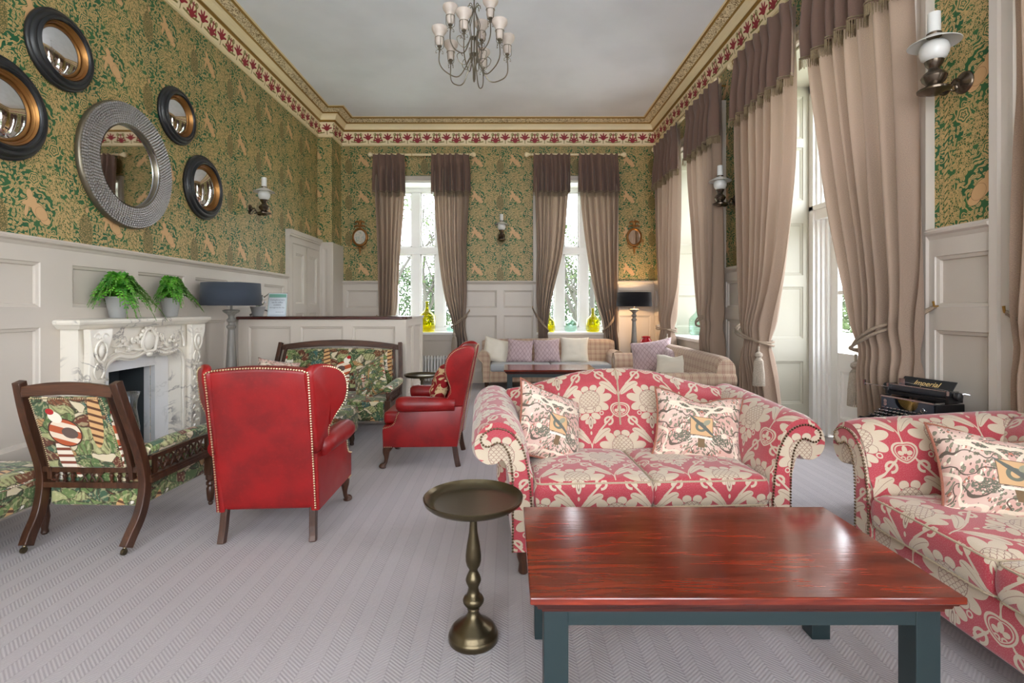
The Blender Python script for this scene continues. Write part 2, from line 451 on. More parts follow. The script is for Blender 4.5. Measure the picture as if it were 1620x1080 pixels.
# --- tapestry with birds, leaves and feathers
def tapestry(name, sc=1.):
    g = G(name); u, v = g.uv(); u = u*sc; v = v*sc
    n0 = g.noise(g.comb(u, v), 7., 2.); wx, wy, wz = g.xyz(g.lastcol)
    px = u+(wx-.5)*.12; py = v+(wy-.5)*.12
    d = g.vor(g.comb(px*.8, py*1.2), 17.); cx, cy, cz = g.xyz(g.lastcol)
    pal = [(0, (66, 88, 60)), (.12, (104, 124, 74)), (.26, (158, 160, 112)), (.4, (66, 92, 70)), (.48, (206, 192, 162)), (.6, (116, 72, 48)),
           (.68, (86, 108, 64)), (.78, (180, 140, 92)), (.84, (60, 96, 90)), (.9, (226, 220, 205)), (.95, (98, 52, 36))]
    c = g.ramp(cx, pal, True)
    edge = g.vor(g.comb(px*.8, py*1.2), 17., 'DISTANCE_TO_EDGE').lt(.035)
    stripe = ((px*1.+py*cy*2.)*260.).sin().gt(.35)*cz.gt(.55)
    c = g.mix(stripe*.55, c, (70, 52, 36)); c = g.mix(edge*.8, c, (48, 40, 28))
    fine = g.noise(g.comb(px, py), 60., 2.); c = g.mix(fine.ss(.52, .62)*.4, c, (206, 196, 150))
    # bird: round body with bands, pale neck, red head, striped tail
    x = (u+.02).cell(.56); y = (v-.02).cell(.5)
    tail = g.ell(x, y, .12, .05, .03, .13, -8); c = g.mix(tail.lt(1.), c, g.mix((y*190.+x.abs()*60.).sin().gt(.4), (204, 160, 108), (92, 58, 36)))
    legs = g.ell(x, y, -.055, -.13, .035, .1, 6); c = g.mix(legs.lt(1.), c, g.mix((y*200.).sin().gt(.3), (226, 214, 196), (122, 62, 42)))
    b = g.ell(x, y, -.03, -.01, .068, .06, -10); c = g.mix(b.lt(1.18), c, (70, 36, 26))
    c = g.mix(b.lt(1.), c, g.mix(((y+x*.3)*105.).sin().gt(.2), (176, 84, 48), (226, 208, 184)))
    c = g.mix(g.ell(x, y, -.01, -.012, .035, .025, -10).lt(1.), c, (96, 78, 70))
    c = g.mix(g.ell(x, y, -.055, .06, .03, .025, -30).lt(1.), c, (232, 224, 206)); c = g.mix(g.ell(x, y, -.07, .085, .018, .014).lt(1.), c, (168, 34, 34))
    g.bump(g.noise(g.comb(u, v), 500., 1.), .2, .001)
    return g.fin(c, .8, Sheen_Weight=.2, Specular_IOR_Level=.2)

# --- cushion print: pink ground, grey green leaf sprays, shield in the middle
def pink_print(name):
    g = G(name); u, v = g.uv(); x = u.abs()
    g.noise(g.comb(x, v), 12., 2.); wx, wy, wz = g.xyz(g.lastcol)
    px = x+(wx-.5)*.03; py = v+(wy-.5)*.03
    c = g.mix(g.noise(g.comb(u, v), 6., 1.).ss(.45, .6), (204, 164, 152), (212, 186, 172))
    # leaf sprays: slanted slim leaves along stems, drawn in grey green
    d = g.vor(g.comb((px*1.+py*.6)*2.3, py-px*.6, 0.), 36.); k = g.xyz(g.lastcol)
    lf = d.lt(.42)*k[0].gt(.35); c = g.mix(lf, c, (132, 130, 110)); c = g.mix((d-.44).abs().lt(.035)*k[0].gt(.35), c, (88, 78, 70))
    c = g.mix(d.lt(.4)*k[0].lt(.17), c, (228, 216, 196)); c = g.mix(d.lt(.4)*k[1].gt(.9), c, (190, 120, 100))
    stem = (g.noise(g.comb(px, py, 2.), 9., .5)-.5).abs().lt(.012); c = g.mix(stem, c, (96, 84, 74))
    # shaded tree crowns made of fine dots
    tr = g.ell(x, v, .10, -.07, .055, .035).min(g.ell(x, v, .05, .105, .06, .03)); dots = g.noise(g.comb(u, v), 130., 1.)
    c = g.mix(tr.lt(1.)*dots.gt(.45), c, (104, 104, 90))
    # scrolls of ribbon
    rb = (g.noise(g.comb(px, py, 6.), 7., .5)-.56).abs().lt(.02); c = g.mix(rb*.9, c, (226, 212, 192))
    sh = x.lt(.058)*((v+.005).abs().lt(.05)); c = g.mix(sh, c, (204, 166, 124)); c = g.mix((x.max((v+.005).abs()+.008)-.058).abs().lt(.0016)*x.lt(.06)*((v+.005).abs().lt(.052)), c, (96, 80, 66))
    spx = g.ell(u, v, -.005, -.01, .028, .026); c = g.mix((spx.sq()-.72).abs().lt(.24), c, (112, 114, 100)); c = g.mix(g.ell(u, v, .0, .0, .009, .085, 52).lt(1.), c, (98, 100, 94))
    c = g.mix(g.ell(u, v, .026, .018, .022, .012, 40).lt(1.), c, (150, 148, 126)); c = g.mix((v+.068).abs().lt(.007)*x.lt(.055), c, (230, 222, 206))
    tk = x.lt(.016)*((v+.10).abs().lt(.028)); c = g.mix(tk, c, (120, 98, 72))
    return g.fin(c, .75, Sheen_Weight=.2, Specular_IOR_Level=.25)

def plaid(name):
    g = G(name); u, v = g.uv()
    c = (192, 172, 150)
    a = u.cell(.085).abs(); b = v.cell(.085).abs()
    c = g.mix(a.lt(.02)*.38, c, (158, 120, 92)); c = g.mix(b.lt(.02)*.38, c, (158, 120, 92))
    c = g.mix((a-.034).abs().lt(.003)*.75, c, (126, 64, 54)); c = g.mix((b-.034).abs().lt(.003)*.75, c, (126, 64, 54))
    c = g.mix((a-.008).abs().lt(.002)*.5, c, (228, 214, 190)); c = g.mix((b-.008).abs().lt(.002)*.5, c, (228, 214, 190))
    g.bump(weave(g, u, v, 1500.), .1, .001)
    return g.fin(c, .85, Sheen_Weight=.2, Specular_IOR_Level=.2)

def honey(name):
    g = G(name); u, v = g.uv(); W, H = .066, .088
    x1 = u.cell(W).abs(); y1 = v.cell(H)
    bb = (y1*(2*PI/H)).cos().ma(W*.17, W*.25)
    L = (x1-bb).abs().lt(.0022)
    c = g.mix(L, (190, 168, 170), (120, 92, 98))
    return g.fin(c, .8, Sheen_Weight=.2, Specular_IOR_Level=.2)

def red_pattern(name):
    g = G(name); u, v = g.uv()
    n0 = g.noise(g.comb(u, v), 9., 1., .5, 1.2)
    c = g.mix((n0-.5).abs().lt(.045), (142, 22, 28), (214, 184, 140))
    return g.fin(c, .7, Specular_IOR_Level=.3)

def carpet(name):
    g = G(name); u, v = g.uv(); W = .125
    k = u/W; f = k.fr(); tri = (f-.5).abs()             # chevron
    row = (f.gt(.5)).ma(2., -1.)
    ch = (v+tri*.11)
    rib = (ch*(2*PI/.0165)).sin()
    rib2 = ((v*1.-tri*.11)*(2*PI/.0165)).sin()
    dashes = rib.gt(.1)
    seam = (tri-.0).abs().lt(.025).max(tri.gt(.475))
    n1 = g.noise(g.comb(u, v), 700., 2.); n2 = g.noise(g.comb(u, v), 1.6, 2.)
    c = g.mix(dashes*f.gt(.5)*.75, (176, 170, 171), (148, 142, 144)); c = g.mix(dashes*f.lt(.5)*.45, c, (154, 148, 150))
    c = g.mix(seam*.3, c, (138, 131, 132)); c = g.mix(n1.ss(.4, .7)*.35, c, (194, 187, 187)); c = g.mix(n2.ss(.4, .7)*.3, c, (176, 166, 168))
    g.bump(rib.ma(.5, n1*1.5), .5, .003)
    return g.fin(c, .95, Specular_IOR_Level=.1, Sheen_Weight=.1)

def leather(name, col=(140, 8, 11)):
    g = G(name); o = g.obj(); n = g.noise(o, 5., 3.); f = g.vor(o, 260.)
    c = g.mix(n.ss(.35, .7), col, tuple(int(x*.8) for x in col)); c = g.mix(g.noise(o, 60, 3).ss(.5, .75)*.2, c, (160, 26, 28))
    g.bump(f.ma(1., n*.4), .12, .002)
    return g.fin(c, g.noise(o, 9., 2.).ma(.2, .33), Specular_IOR_Level=.5, Coat_Weight=.08, Coat_Roughness=.3)

def wood(name, c1, c2, axis=0, rough=.3, sc=1., stripes=1., bstr=.08, coat=0., long_=1.6):
    g = G(name); o = g.obj(); X = g.xyz(o)
    s = [26., 26., 26.]; s[axis] = long_
    v = g.comb(X[0]*(s[0]*sc), X[1]*(s[1]*sc), X[2]*(s[2]*sc))
    n = g.noise(v, 1., 3., .6, .6); n2 = g.noise(v, 5., 2.); n3 = g.noise(o, 2.2, 2.)
    mid = tuple(int((a+b)/2) for a, b in zip(c1, c2))
    c = g.ramp(n.ma(.6, n3*.2+n2*.28), [(.34, c1), (.52, mid), (.72, c2)])
    c = g.mix(n2.ss(.55, .75)*.25, c, c1)
    g.bump(n2, bstr, .002)
    return g.fin(c, rough, Coat_Weight=coat, Coat_Roughness=.12)

def marble(name, base=(226, 220, 208), vein=(136, 132, 130), amt=1.):
    g = G(name); o = g.obj(); n = g.noise(o, 2.6, 5., .6, 1.4); m = (n-.5).abs(); k = g.noise(o, 3., 2.).ss(.48, .62)
    c = g.mix((1.-m.ss(.0, .03))*k*amt, base, vein); c = g.mix(g.noise(o, 1.5, 3).ss(.4, .7)*.4, c, (208, 200, 184))
    return g.fin(c, .3, Coat_Weight=.2)

def cloth(name, col, transl=.0, s=700., var=.1):
    if name in MC: return MC[name]
    g = G(name); u, v = g.uv(); n = g.noise(g.comb(u*s*.25, v*s), 1., 1.); n2 = g.noise(g.comb(u*s, v*s*.25), 1., 1.)
    c = g.mix((n*n2).ss(.12, .42), tuple(int(x*.9) for x in col), tuple(min(255, int(x*1.09)) for x in col))
    g.bump(n+n2, .15, .001)
    m = g.fin(c, .9, Sheen_Weight=.15, Specular_IOR_Level=.15)
    if transl:
        t = g.nt.nodes.new('ShaderNodeBsdfTranslucent'); g.put(t.inputs[0], tuple(min(255, int(x*1.1)) for x in col))
        mx = g.nt.nodes.new('ShaderNodeMixShader'); mx.inputs[0].default_value = transl
        g.nt.links.new(g.b.outputs[0], mx.inputs[1]); g.nt.links.new(t.outputs[0], mx.inputs[2]); g.nt.links.new(mx.outputs[0], g.out.inputs[0])
    MC[name] = m; return m

def thin_glass(name, tint=(1, 1, 1), refl=1.):
    g = G(name); t = g.nt.nodes.new('ShaderNodeBsdfTransparent'); t.inputs[0].default_value = (*tint, 1)
    gl = g.nt.nodes.new('ShaderNodeBsdfGlossy'); gl.inputs['Roughness'].default_value = .02
    lw = g.nt.nodes.new('ShaderNodeLayerWeight'); lw.inputs[0].default_value = .2
    k = E(g, lw.outputs['Facing'])*(.35*refl)+.03
    mx = g.nt.nodes.new('ShaderNodeMixShader'); g.put(mx.inputs[0], k)
    g.nt.links.new(t.outputs[0], mx.inputs[1]); g.nt.links.new(gl.outputs[0], mx.inputs[2]); g.nt.links.new(mx.outputs[0], g.out.inputs[0])
    return g.m

def frieze(name):
    g = G(name); u, v = g.uv()          # u along, v across 0..1 (0 bottom)
    P = .34
    y = v
    def palm(x, yy, r, n):
        rad = ((x*x)+(yy*yy)).sq(); th = x._('ARCTAN2', yy); lob = (th*n).cos()
        return rad.lt(r*(1.))*((rad/r).lt(lob*.27+.75))*(yy.gt(-.012).max(rad.lt(r*.4)))
    xa = u.cell(P); xb = (u+P/2).cell(P); yy = v*.2
    pa = palm(xa, yy-.094, .088, 9.); pb = palm(xb, yy-.048, .086, 9.)
    pc = palm(xb, yy-.145, .03, 5.)
    red = pa.max(pb)
    leafs = (xb.abs()-.055-(yy-.1)*-.25).abs().lt(.011)*(yy.lt(.165))*(yy.gt(.02))
    sw = (yy-.018-xb.abs()*.12).abs().lt(.009)*xb.abs().lt(.13)
    stem = xa.abs().lt(.006)*yy.lt(.08)
    sc = (((xb.abs()-.045)*(xb.abs()-.045)+(yy-.155)*(yy-.155)).sq()-.02).abs().lt(.006)
    c = g.mix(leafs.max(sw).max(stem).max(sc), (232, 214, 178), (128, 118, 60)); c = g.mix(red, c, (140, 20, 36)); c = g.mix(pc, c, (140, 60, 50))
    g.bump(red.max(leafs).max(sw)*1., .5, .01)
    return g.fin(c, .6)
def relief(name):
    g = G(name); u, v = g.uv()
    n = g.noise(g.comb(u, v*.14), 17., 1., .5, 2.2)
    L = (n-.5).abs().lt(.05)
    c = g.mix(L, (232, 216, 180), (136, 112, 74)); g.bump(L, .5, .01)
    return g.fin(c, .6)

M_ = {}
M_['damask'] = damask('damask_fabric')
M_['paper'] = wallpaper()
M_['tapestry'] = tapestry('tapestry_fabric', .8)
M_['green_tap'] = tapestry('green_cushion_fabric', 2.2)
M_['pink'] = pink_print('pink_print_fabric')
M_['plaid'] = plaid('plaid_fabric')
M_['honey'] = honey('ogee_cushion_fabric')
M_['redpat'] = red_pattern('red_cushion_fabric')
M_['carpet'] = carpet('herringbone_carpet')
M_['leather'] = leather('red_leather')
M_['mahog'] = wood('mahogany', (58, 14, 8), (150, 52, 28), 0, .15, .8, bstr=.16, long_=3.2, coat=.5)
M_['mahogany_dark'] = wood('dark_mahogany', (40, 14, 10), (88, 36, 26), 0, .25)
M_['walnut'] = wood('walnut', (38, 22, 15), (88, 54, 36), 2, .32)
M_['walnut_x'] = wood('walnut_rail', (40, 23, 15), (96, 60, 40), 0, .32)
M_['grey_wood'] = wood('grey_turned_wood', (96, 92, 86), (140, 136, 128), 2, .45)
M_['marble'] = marble('painted_marble', (228, 222, 210)); M_['white_marble'] = marble('white_marble', (232, 234, 238), (176, 180, 186), .5)
M_['paint'] = plain('wainscot_paint', (196, 187, 176), .45)
M_['counter'] = plain('counter_paint', (198, 188, 175), .45)
M_['white'] = plain('white_gloss_paint', (236, 236, 234), .35)
M_['cream'] = plain('cream_paint', (172, 168, 152), .4)
M_['ceiling'] = plain('ceiling_paint', (240, 245, 253), .8)
M_['cornice'] = plain('cornice_cream', (234, 216, 176), .55)
M_['gilt'] = plain('gilt', (158, 122, 60), .4, .6)
M_['gold'] = plain('antique_gold', (158, 112, 62), .4, .8)
M_['frieze'] = frieze('frieze_flowers'); M_['relief'] = relief('frieze_scrolls')
M_['teal'] = plain('teal_paint', (30, 46, 48), .4)
M_['brass'] = plain('aged_brass', (92, 82, 62), .3, .9, 60, .05)
M_['bronze'] = plain('dark_bronze', (104, 92, 80), .25, .9)
M_['pewter'] = plain('pewter', (126, 118, 104), .35, .8)
M_['black'] = plain('black_lacquer', (22, 22, 24), .3)
M_['bframe'] = plain('black_frame', (26, 27, 30), .38)
M_['ironblack'] = plain('firebox_black', (62, 70, 74), .7)
M_['nail'] = plain('brass_nailhead', (206, 186, 150), .3, .9)
M_['nail_dark'] = plain('bronze_nailhead', (92, 72, 52), .35, .8)
M_['steel'] = plain('nickel', (190, 190, 192), .25, 1.)
M_['curtain'] = cloth('curtain_linen', (152, 131, 114), .2)
M_['curtain_dark'] = cloth('curtain_brown', (116, 93, 82), .05)
M_['cord'] = cloth('braided_cord', (142, 124, 106), 0, 400)
M_['tassel'] = cloth('tassel_thread', (158, 146, 132), 0, 300)
M_['fringe'] = cloth('fringe_thread', (128, 112, 86), 0, 300)
M_['lining'] = cloth('piping_cord', (178, 160, 136))
M_['calico'] = cloth('cream_cushion_cloth', (222, 214, 198), 0, 900)
M_['tobacco'] = cloth('brown_cushion_backing', (150, 96, 78))
M_['shade'] = cloth('charcoal_lampshade', (62, 68, 78), 0, 900)
M_['shade_black'] = cloth('black_lampshade', (30, 30, 34), 0, 900)
M_['slate_cloth'] = cloth('grey_seat_cloth', (168, 172, 174), 0, 900)
M_['glass'] = thin_glass('window_glass')
M_['clear'] = thin_glass('clear_glass', (.90, .93, .94), 3.6)
M_['aqua'] = thin_glass('pale_green_glass', (.72, .86, .8), 2.)
M_['yellow'] = thin_glass('yellow_glass', (.82, .76, .02), 1.6)
g = G('red_glaze'); M_['redglaze'] = g.fin((178, 12, 34), .12, Coat_Weight=.5)
g = G('opal_glass'); M_['opal'] = g.fin((206, 206, 202), .25)
g = G('alabaster_glass'); M_['alab'] = g.fin(g.mix(g.noise(g.obj(), 20, 3), (226, 214, 204), (196, 182, 172)), .35, Transmission_Weight=.1)
g = G('mirror_silver'); M_['mirror'] = g.fin((225, 225, 225), .02, 1.)
g = G('beaded_silver'); M_['bead'] = g.fin((165, 162, 162), .3, .85)
g = G('leaf_green'); M_['fern'] = g.fin(g.mix(g.noise(g.obj(), 18, 2).ss(.35, .65), (40, 116, 26), (100, 170, 48)), .5, Subsurface_Weight=.0)
M_['stem'] = plain('leaf_stalk', (90, 120, 50), .6)
M_['zinc'] = plain('grey_pot_clay', (158, 158, 156), .75, 0, 40, .2)
M_['card'] = plain('paper_card', (222, 230, 238), .6)
M_['card_green'] = plain('printed_green_band', (120, 172, 156), .6)
M_['ink'] = plain('printed_ink', (120, 130, 146), .7)
M_['goldink'] = plain('gold_transfer', (206, 176, 116), .4)
M_['grass'] = plain('lawn_grass', (206, 214, 186), .9)
M_['stone'] = plain('garden_stone', (236, 233, 226), .9, 0, 20, .3)
M_['bark'] = plain('tree_bark', (56, 54, 48), .9)
M_['leaf_out'] = plain('spring_leaf', (62, 78, 40), .8)
M_['hedge'] = plain('hedge_leaf', (46, 64, 34), .8)
M_['rubber'] = plain('platen_rubber', (44, 44, 48), .5)
# ---------------------------------------------------------------- the room shell
XL, XR, YB, YF, ZC = -3.15, 2.57, 8.92, -2.6, 4.53
WT = .73
struct(MB().box(XL-.5, XR+WT, YF-.3, YB+.6, -.3, 0).build('floor', M_['carpet'], smooth_=False))
struct(MB().box(XL-.3, XR+.3, YF-.2, YB+.3, ZC, ZC+.2).build('ceiling', M_['ceiling'], smooth_=False))
def wall_with_holes(name, P, u0, u1, z0, z1, holes, th, mat):
    """holes: (u0,u1,z0,z1); wall from d=0 to d=-th"""
    m = MB(); us = sorted({u0, u1, *[h[0] for h in holes], *[h[1] for h in holes]})
    def slab(a, b, c, e):
        v = [P(x, z, d) for x in (a, b) for z in (c, e) for d in (0, -th)]
        m.add(v, [(0, 1, 3, 2), (4, 6, 7, 5), (0, 4, 5, 1), (2, 3, 7, 6), (0, 2, 6, 4), (1, 5, 7, 3)])
    for a, b in zip(us, us[1:]):
        hs = [h for h in holes if h[0] <= a+1e-6 and h[1] >= b-1e-6]
        if not hs: slab(a, b, z0, z1)
        else:
            h = hs[0]
            if h[2] > z0: slab(a, b, z0, h[2])
            if h[3] < z1: slab(a, b, h[3], z1)
    return struct(m.build(name, mat, smooth_=False))
PB = lambda u, z, d: (u, YB-d, z)          # back wall, d into the room
PR = lambda u, z, d: (XR-d, u, z)
PL = lambda u, z, d: (XL+d, u, z)
PF = lambda u, z, d: (u, YF+d, z)
ZH = 3.62
BH = [(-2.15, -.85, .86, 3.5), (.52, 1.82, .86, 3.5)]
RH = [(6.17, 8.2, .86, ZH), (3.215, 5.35, 0.0, ZH), (.6, 2.55, 0.0, ZH), (-2.2, -.4, 0.0, ZH)]
FH = [(-2.85, -1.25, .4, 3.9), (-1.05, .45, .4, 3.9), (.65, 2.25, .4, 3.9)]  # unseen rear openings, added to let more daylight into the room
wall_with_holes('wall_back', PB, XL-.3, XR+.3, 0, ZC+.1, BH, .5, M_['paper'])
wall_with_holes('wall_right', PR, YF-.2, YB+.3, 0, ZC+.1, RH, WT, M_['paper'])
wall_with_holes('wall_left', PL, YF-.2, YB+.3, 0, ZC+.1, [(3.9, 4.6, 0, .9)], .3, M_['paper'])
wall_with_holes('wall_front', PF, XL-.3, XR+.3, 0, ZC+.1, FH, .4, M_['paper'])
# chimney-like pier in the back left corner
struct(MB().box(XL, -2.91, 8.45, YB+.01, 0, ZC).build('wall_pier', M_['paper'], smooth_=False))

def panelling(m, P, u0, u1, z0, z1, rects, dp=.035, rec=.006, cap=True, base=True):
    """framed panels: flat framing at depth dp with recessed moulded fields"""
    us = sorted({u0, u1, *[r[0] for r in rects], *[r[1] for r in rects]}); zs = sorted({z0, z1, *[r[2] for r in rects], *[r[3] for r in rects]})
    for a, b in zip(us, us[1:]):
        for c, e in zip(zs, zs[1:]):
            if any(r[0] <= a+1e-6 and r[1] >= b-1e-6 and r[2] <= c+1e-6 and r[3] >= e-1e-6 for r in rects): continue
            m.add([P(a, c, dp), P(b, c, dp), P(b, e, dp), P(a, e, dp)], [(0, 1, 2, 3)])
    for r in rects:
        r = list(r)
        def ins(k): return (r[0]+k, r[1]-k, r[2]+k, r[3]-k)
        m.frame(P, ins(0), ins(.004), dp, dp-.008); m.frame(P, ins(.004), ins(.022), dp-.008, dp-.014)
        m.frame(P, ins(.022), ins(.026), dp-.014, rec); i = ins(.026); 
        m.add([P(i[0], i[2], rec), P(i[1], i[2], rec), P(i[1], i[3], rec), P(i[0], i[3], rec)], [(0, 1, 2, 3)])
    # ends
    for u in (u0, u1): m.add([P(u, z0, 0), P(u, z0, dp), P(u, z1, dp), P(u, z1, 0)], [(0, 1, 2, 3)])
    def rail(prof):
        n = len(prof); vs = [P(u, z, d) for u in (u0, u1) for (d, z) in prof]
        m.add(vs, [(i, (i+1) % n, n+(i+1) % n, n+i) for i in range(n)]+[list(range(n)), [n+i for i in range(n)][::-1]])
    if cap: rail([(0, z1-.02), (dp, z1-.02), (dp+.006, z1-.01), (dp+.012, z1+.002), (dp+.03, z1+.014), (dp+.034, z1+.028), (dp+.02, z1+.036), (dp+.02, z1+.044), (0, z1+.05)])
    if base: rail([(0, 0), (dp+.02, 0), (dp+.02, .2), (dp+.014, .215), (dp+.004, .24), (dp, .26), (0, .26)])
ZW = 1.725
def two_rows(us): return [(a, b, z0, z1) for a, b in us for z0, z1 in ((.4, 1.17), (1.305, 1.605))]
def trim(name, P, u0, u1, us, **k):
    m = MB(); panelling(m, P, u0, u1, 0, ZW, two_rows(us), **k); return struct(m.build(name, M_['paint'], smooth_=False))
ml = [(0., .62), (.75, 1.33), (1.46, 1.98), (2.1, 2.62), (2.75, 3.41), (3.54, 4.18), (4.31, 4.98), (5.1, 5.68), (5.82, 6.42), (6.54, 7.13)]
wl = MB(); panelling(wl, PL, -.2, 3.6, 0, ZW, two_rows([r for r in ml if r[1] < 3.5]))
panelling(wl, PL, 3.6, 4.98, 1.2, ZW, [(a, b, 1.305, 1.605) for a, b in ((3.66, 4.18), (4.31, 4.93))], base=False)
panelling(wl, PL, 4.98, 7.25, 0, ZW, two_rows([(5.1, 5.68), (5.82, 6.42), (6.54, 7.13)]))
struct(wl.build('trim_1', M_['paint'], smooth_=False))
trim('trim_2', PB, -2.91, -2.15, [(-2.8, -2.26)])
trim('trim_3', PB, -.85, .52, [(-.76, -.2), (-.08, .43)])
trim('trim_4', PB, 1.82, XR, [(1.92, 2.47)])
trim('trim_5', PR, 5.48, 6.04, [(5.56, 5.96)])
trim('trim_6', PR, 8.34, YB, [(8.42, 8.84)])
trim('trim_7', PR, 2.68, 3.085, [(2.70, 3.045)])
trim('trim_8', PR, -.27, .47, [(-.17, .37)])
# below the sills
for k, (a, b, z0, z1) in enumerate(BH):
    m = MB(); panelling(m, PB, a, b, 0, .84, [(a+.1, b-.1, .3, .74)], dp=.02, cap=False); struct(m.build('trim_%d' % (10+k), M_['paint'], smooth_=False))
m = MB(); panelling(m, PR, 6.17, 8.2, 0, .84, [(6.45, 7.2, .3, .74), (7.3, 8.05, .3, .74)], dp=.02, cap=False); struct(m.build('trim_12', M_['paint'], smooth_=False))

# architraves on the right wall
def architrave(name, P, u0, u1, z0, z1, w=.13, mat='paint'):
    m = MB(); prof = [(0, 0), (0, .03), (.012, .045), (.03, .045), (.036, .034), (.085, .034), (.09, .05), (w, .055), (w, 0)]
    path = [(u0, z0, -1, 0), (u0, z1, -1, 1), (u1, z1, 1, 1), (u1, z0, 1, 0)]
    n = len(prof); vs = [P(u+s*o, z+t*o, d) for (u, z, s, t) in path for (o, d) in prof]
    fs = []
    for i in range(3): fs += [(i*n+k, i*n+k+1, (i+1)*n+k+1, (i+1)*n+k) for k in range(n-1)]
    m.add(vs, fs); return struct(m.build(name, M_[mat], smooth_=False))
for k, h in enumerate(RH): architrave('trim_%d' % (13+k), PR, h[0], h[1], h[2] if h[2] else 0, h[3])
# reveals: panelled linings of the right hand openings (jambs facing along the wall) and soffits
def reveal(name, h, mat='cream'):
    m = MB(); zr = [(.30, .745), (.98, 1.52), (1.64, 2.18), (2.42, 2.97), (3.06, 3.5)] if h[2] < .5 else [(1.0, 1.5), (1.64, 2.18), (2.3, 3.5)]
    Pf = lambda u, z, d: (u, h[1]-d, z); Pn = lambda u, z, d: (u, h[0]+d, z)
    for P in (Pf, Pn): panelling(m, P, XR+.01, XR+.58, max(h[2], .02), h[3], [(XR+.1, XR+.5, a, b) for a, b in zr], dp=.02, rec=.002, cap=False, base=False)
    m.box(XR+.01, XR+.58, h[0], h[1], h[3]-.02, h[3]+.0)
    return struct(m.build(name, M_[mat], smooth_=False))
for k, h in enumerate(RH): reveal('trim_%d' % (17+k), h)

# windows: frame + panes
def window(name, P, u0, u1, z0, z1, d, lights, transom, mull=.14, sill=None, mat='white', door=False):
    """P(u,z,d) with d negative outward; lights = list of (u0,u1)"""
    w = thing(name, None, None); w['kind'] = 'structure'
    f = MB()
    def bx(a, b, c, e, d0=d, d1=d-.07): 
        v = [P(x, z, q) for x in (a, b) for z in (c, e) for q in (d0, d1)]
        f.add(v, [(0, 1, 3, 2), (4, 6, 7, 5), (0, 4, 5, 1), (2, 3, 7, 6), (0, 2, 6, 4), (1, 5, 7, 3)])
    prev = u0
    for a, b in lights: bx(prev, a, z0, z1); prev = b
    bx(prev, u1, z0, z1)
    zt0, zt1 = transom
    bx(u0, u1, zt0, zt1, d+.012, d-.08); bx(u0, u1, z1-.09, z1, d+.005, d-.075); bx(u0, u1, z0, z0+.09, d+.005, d-.075)
    # inner sash mouldings
    def ring(a, b, c, e, k=.03):
        bx(a, a+k, c, e, d-.02, d-.055); bx(b-k, b, c, e, d-.02, d-.055); bx(a, b, c, c+k, d-.02, d-.055); bx(a, b, e-k, e, d-.02, d-.055)
    for a, b in lights:
        ring(a, b, z0+.09, zt0); ring(a, b, zt1, z1-.09)
    fr = f.build('window_frame', M_[mat], w, smooth_=False, bevel=.004)
    p = MB(); 
    for a, b in lights: p.add([P(a, z0, d-.04), P(b, z0, d-.04), P(b, z1, d-.04), P(a, z1, d-.04)], [(0, 1, 2, 3)])
    p.build('pane', M_['glass'], w, smooth_=False)
    if sill:
        s = MB(); a, b, d0, d1, zz = sill
        v = [P(x, z, q) for x in (a, b) for z in (zz-.04, zz) for q in (d0, d1)]
        s.add(v, [(0, 1, 3, 2), (4, 6, 7, 5), (0, 4, 5, 1), (2, 3, 7, 6), (0, 2, 6, 4), (1, 5, 7, 3)])
        s.build('sill', M_[mat], w, smooth_=False, bevel=.006)
    return w
for k, c in enumerate((-1.46, 1.15)):
    h = BH[k]
    window('window_%d' % (k+1), PB, h[0]-.02, h[1]+.02, .86, 3.5, -.4, [(c-.58, c-.29), (c-.145, c+.145), (c+.29, c+.58)], (2.28, 2.4), sill=(h[0]-.03, h[1]+.03, .06, -.42, .88))
    # white lining of the opening
    m = MB()
    for x0, x1 in ((h[0]-.001, h[0]+.02), (h[1]-.02, h[1]+.001)): m.box(x0, x1, YB-.005, YB+.4, .88, 3.5)
    m.box(h[0], h[1], YB-.005, YB+.4, 3.48, 3.501)
    struct(m.build('trim_%d' % (21+k), M_['white'], smooth_=False)); architrave('trim_%d' % (23+k), PB, h[0], h[1], .88, 3.5, .09)
window('window_3', PR, 6.17, 8.2, .86, ZH, -.58, [(6.35, 6.9), (7.02, 7.5), (7.6, 8.08)], (2.28, 2.4), sill=(6.15, 8.22, .05, -.6, .88))
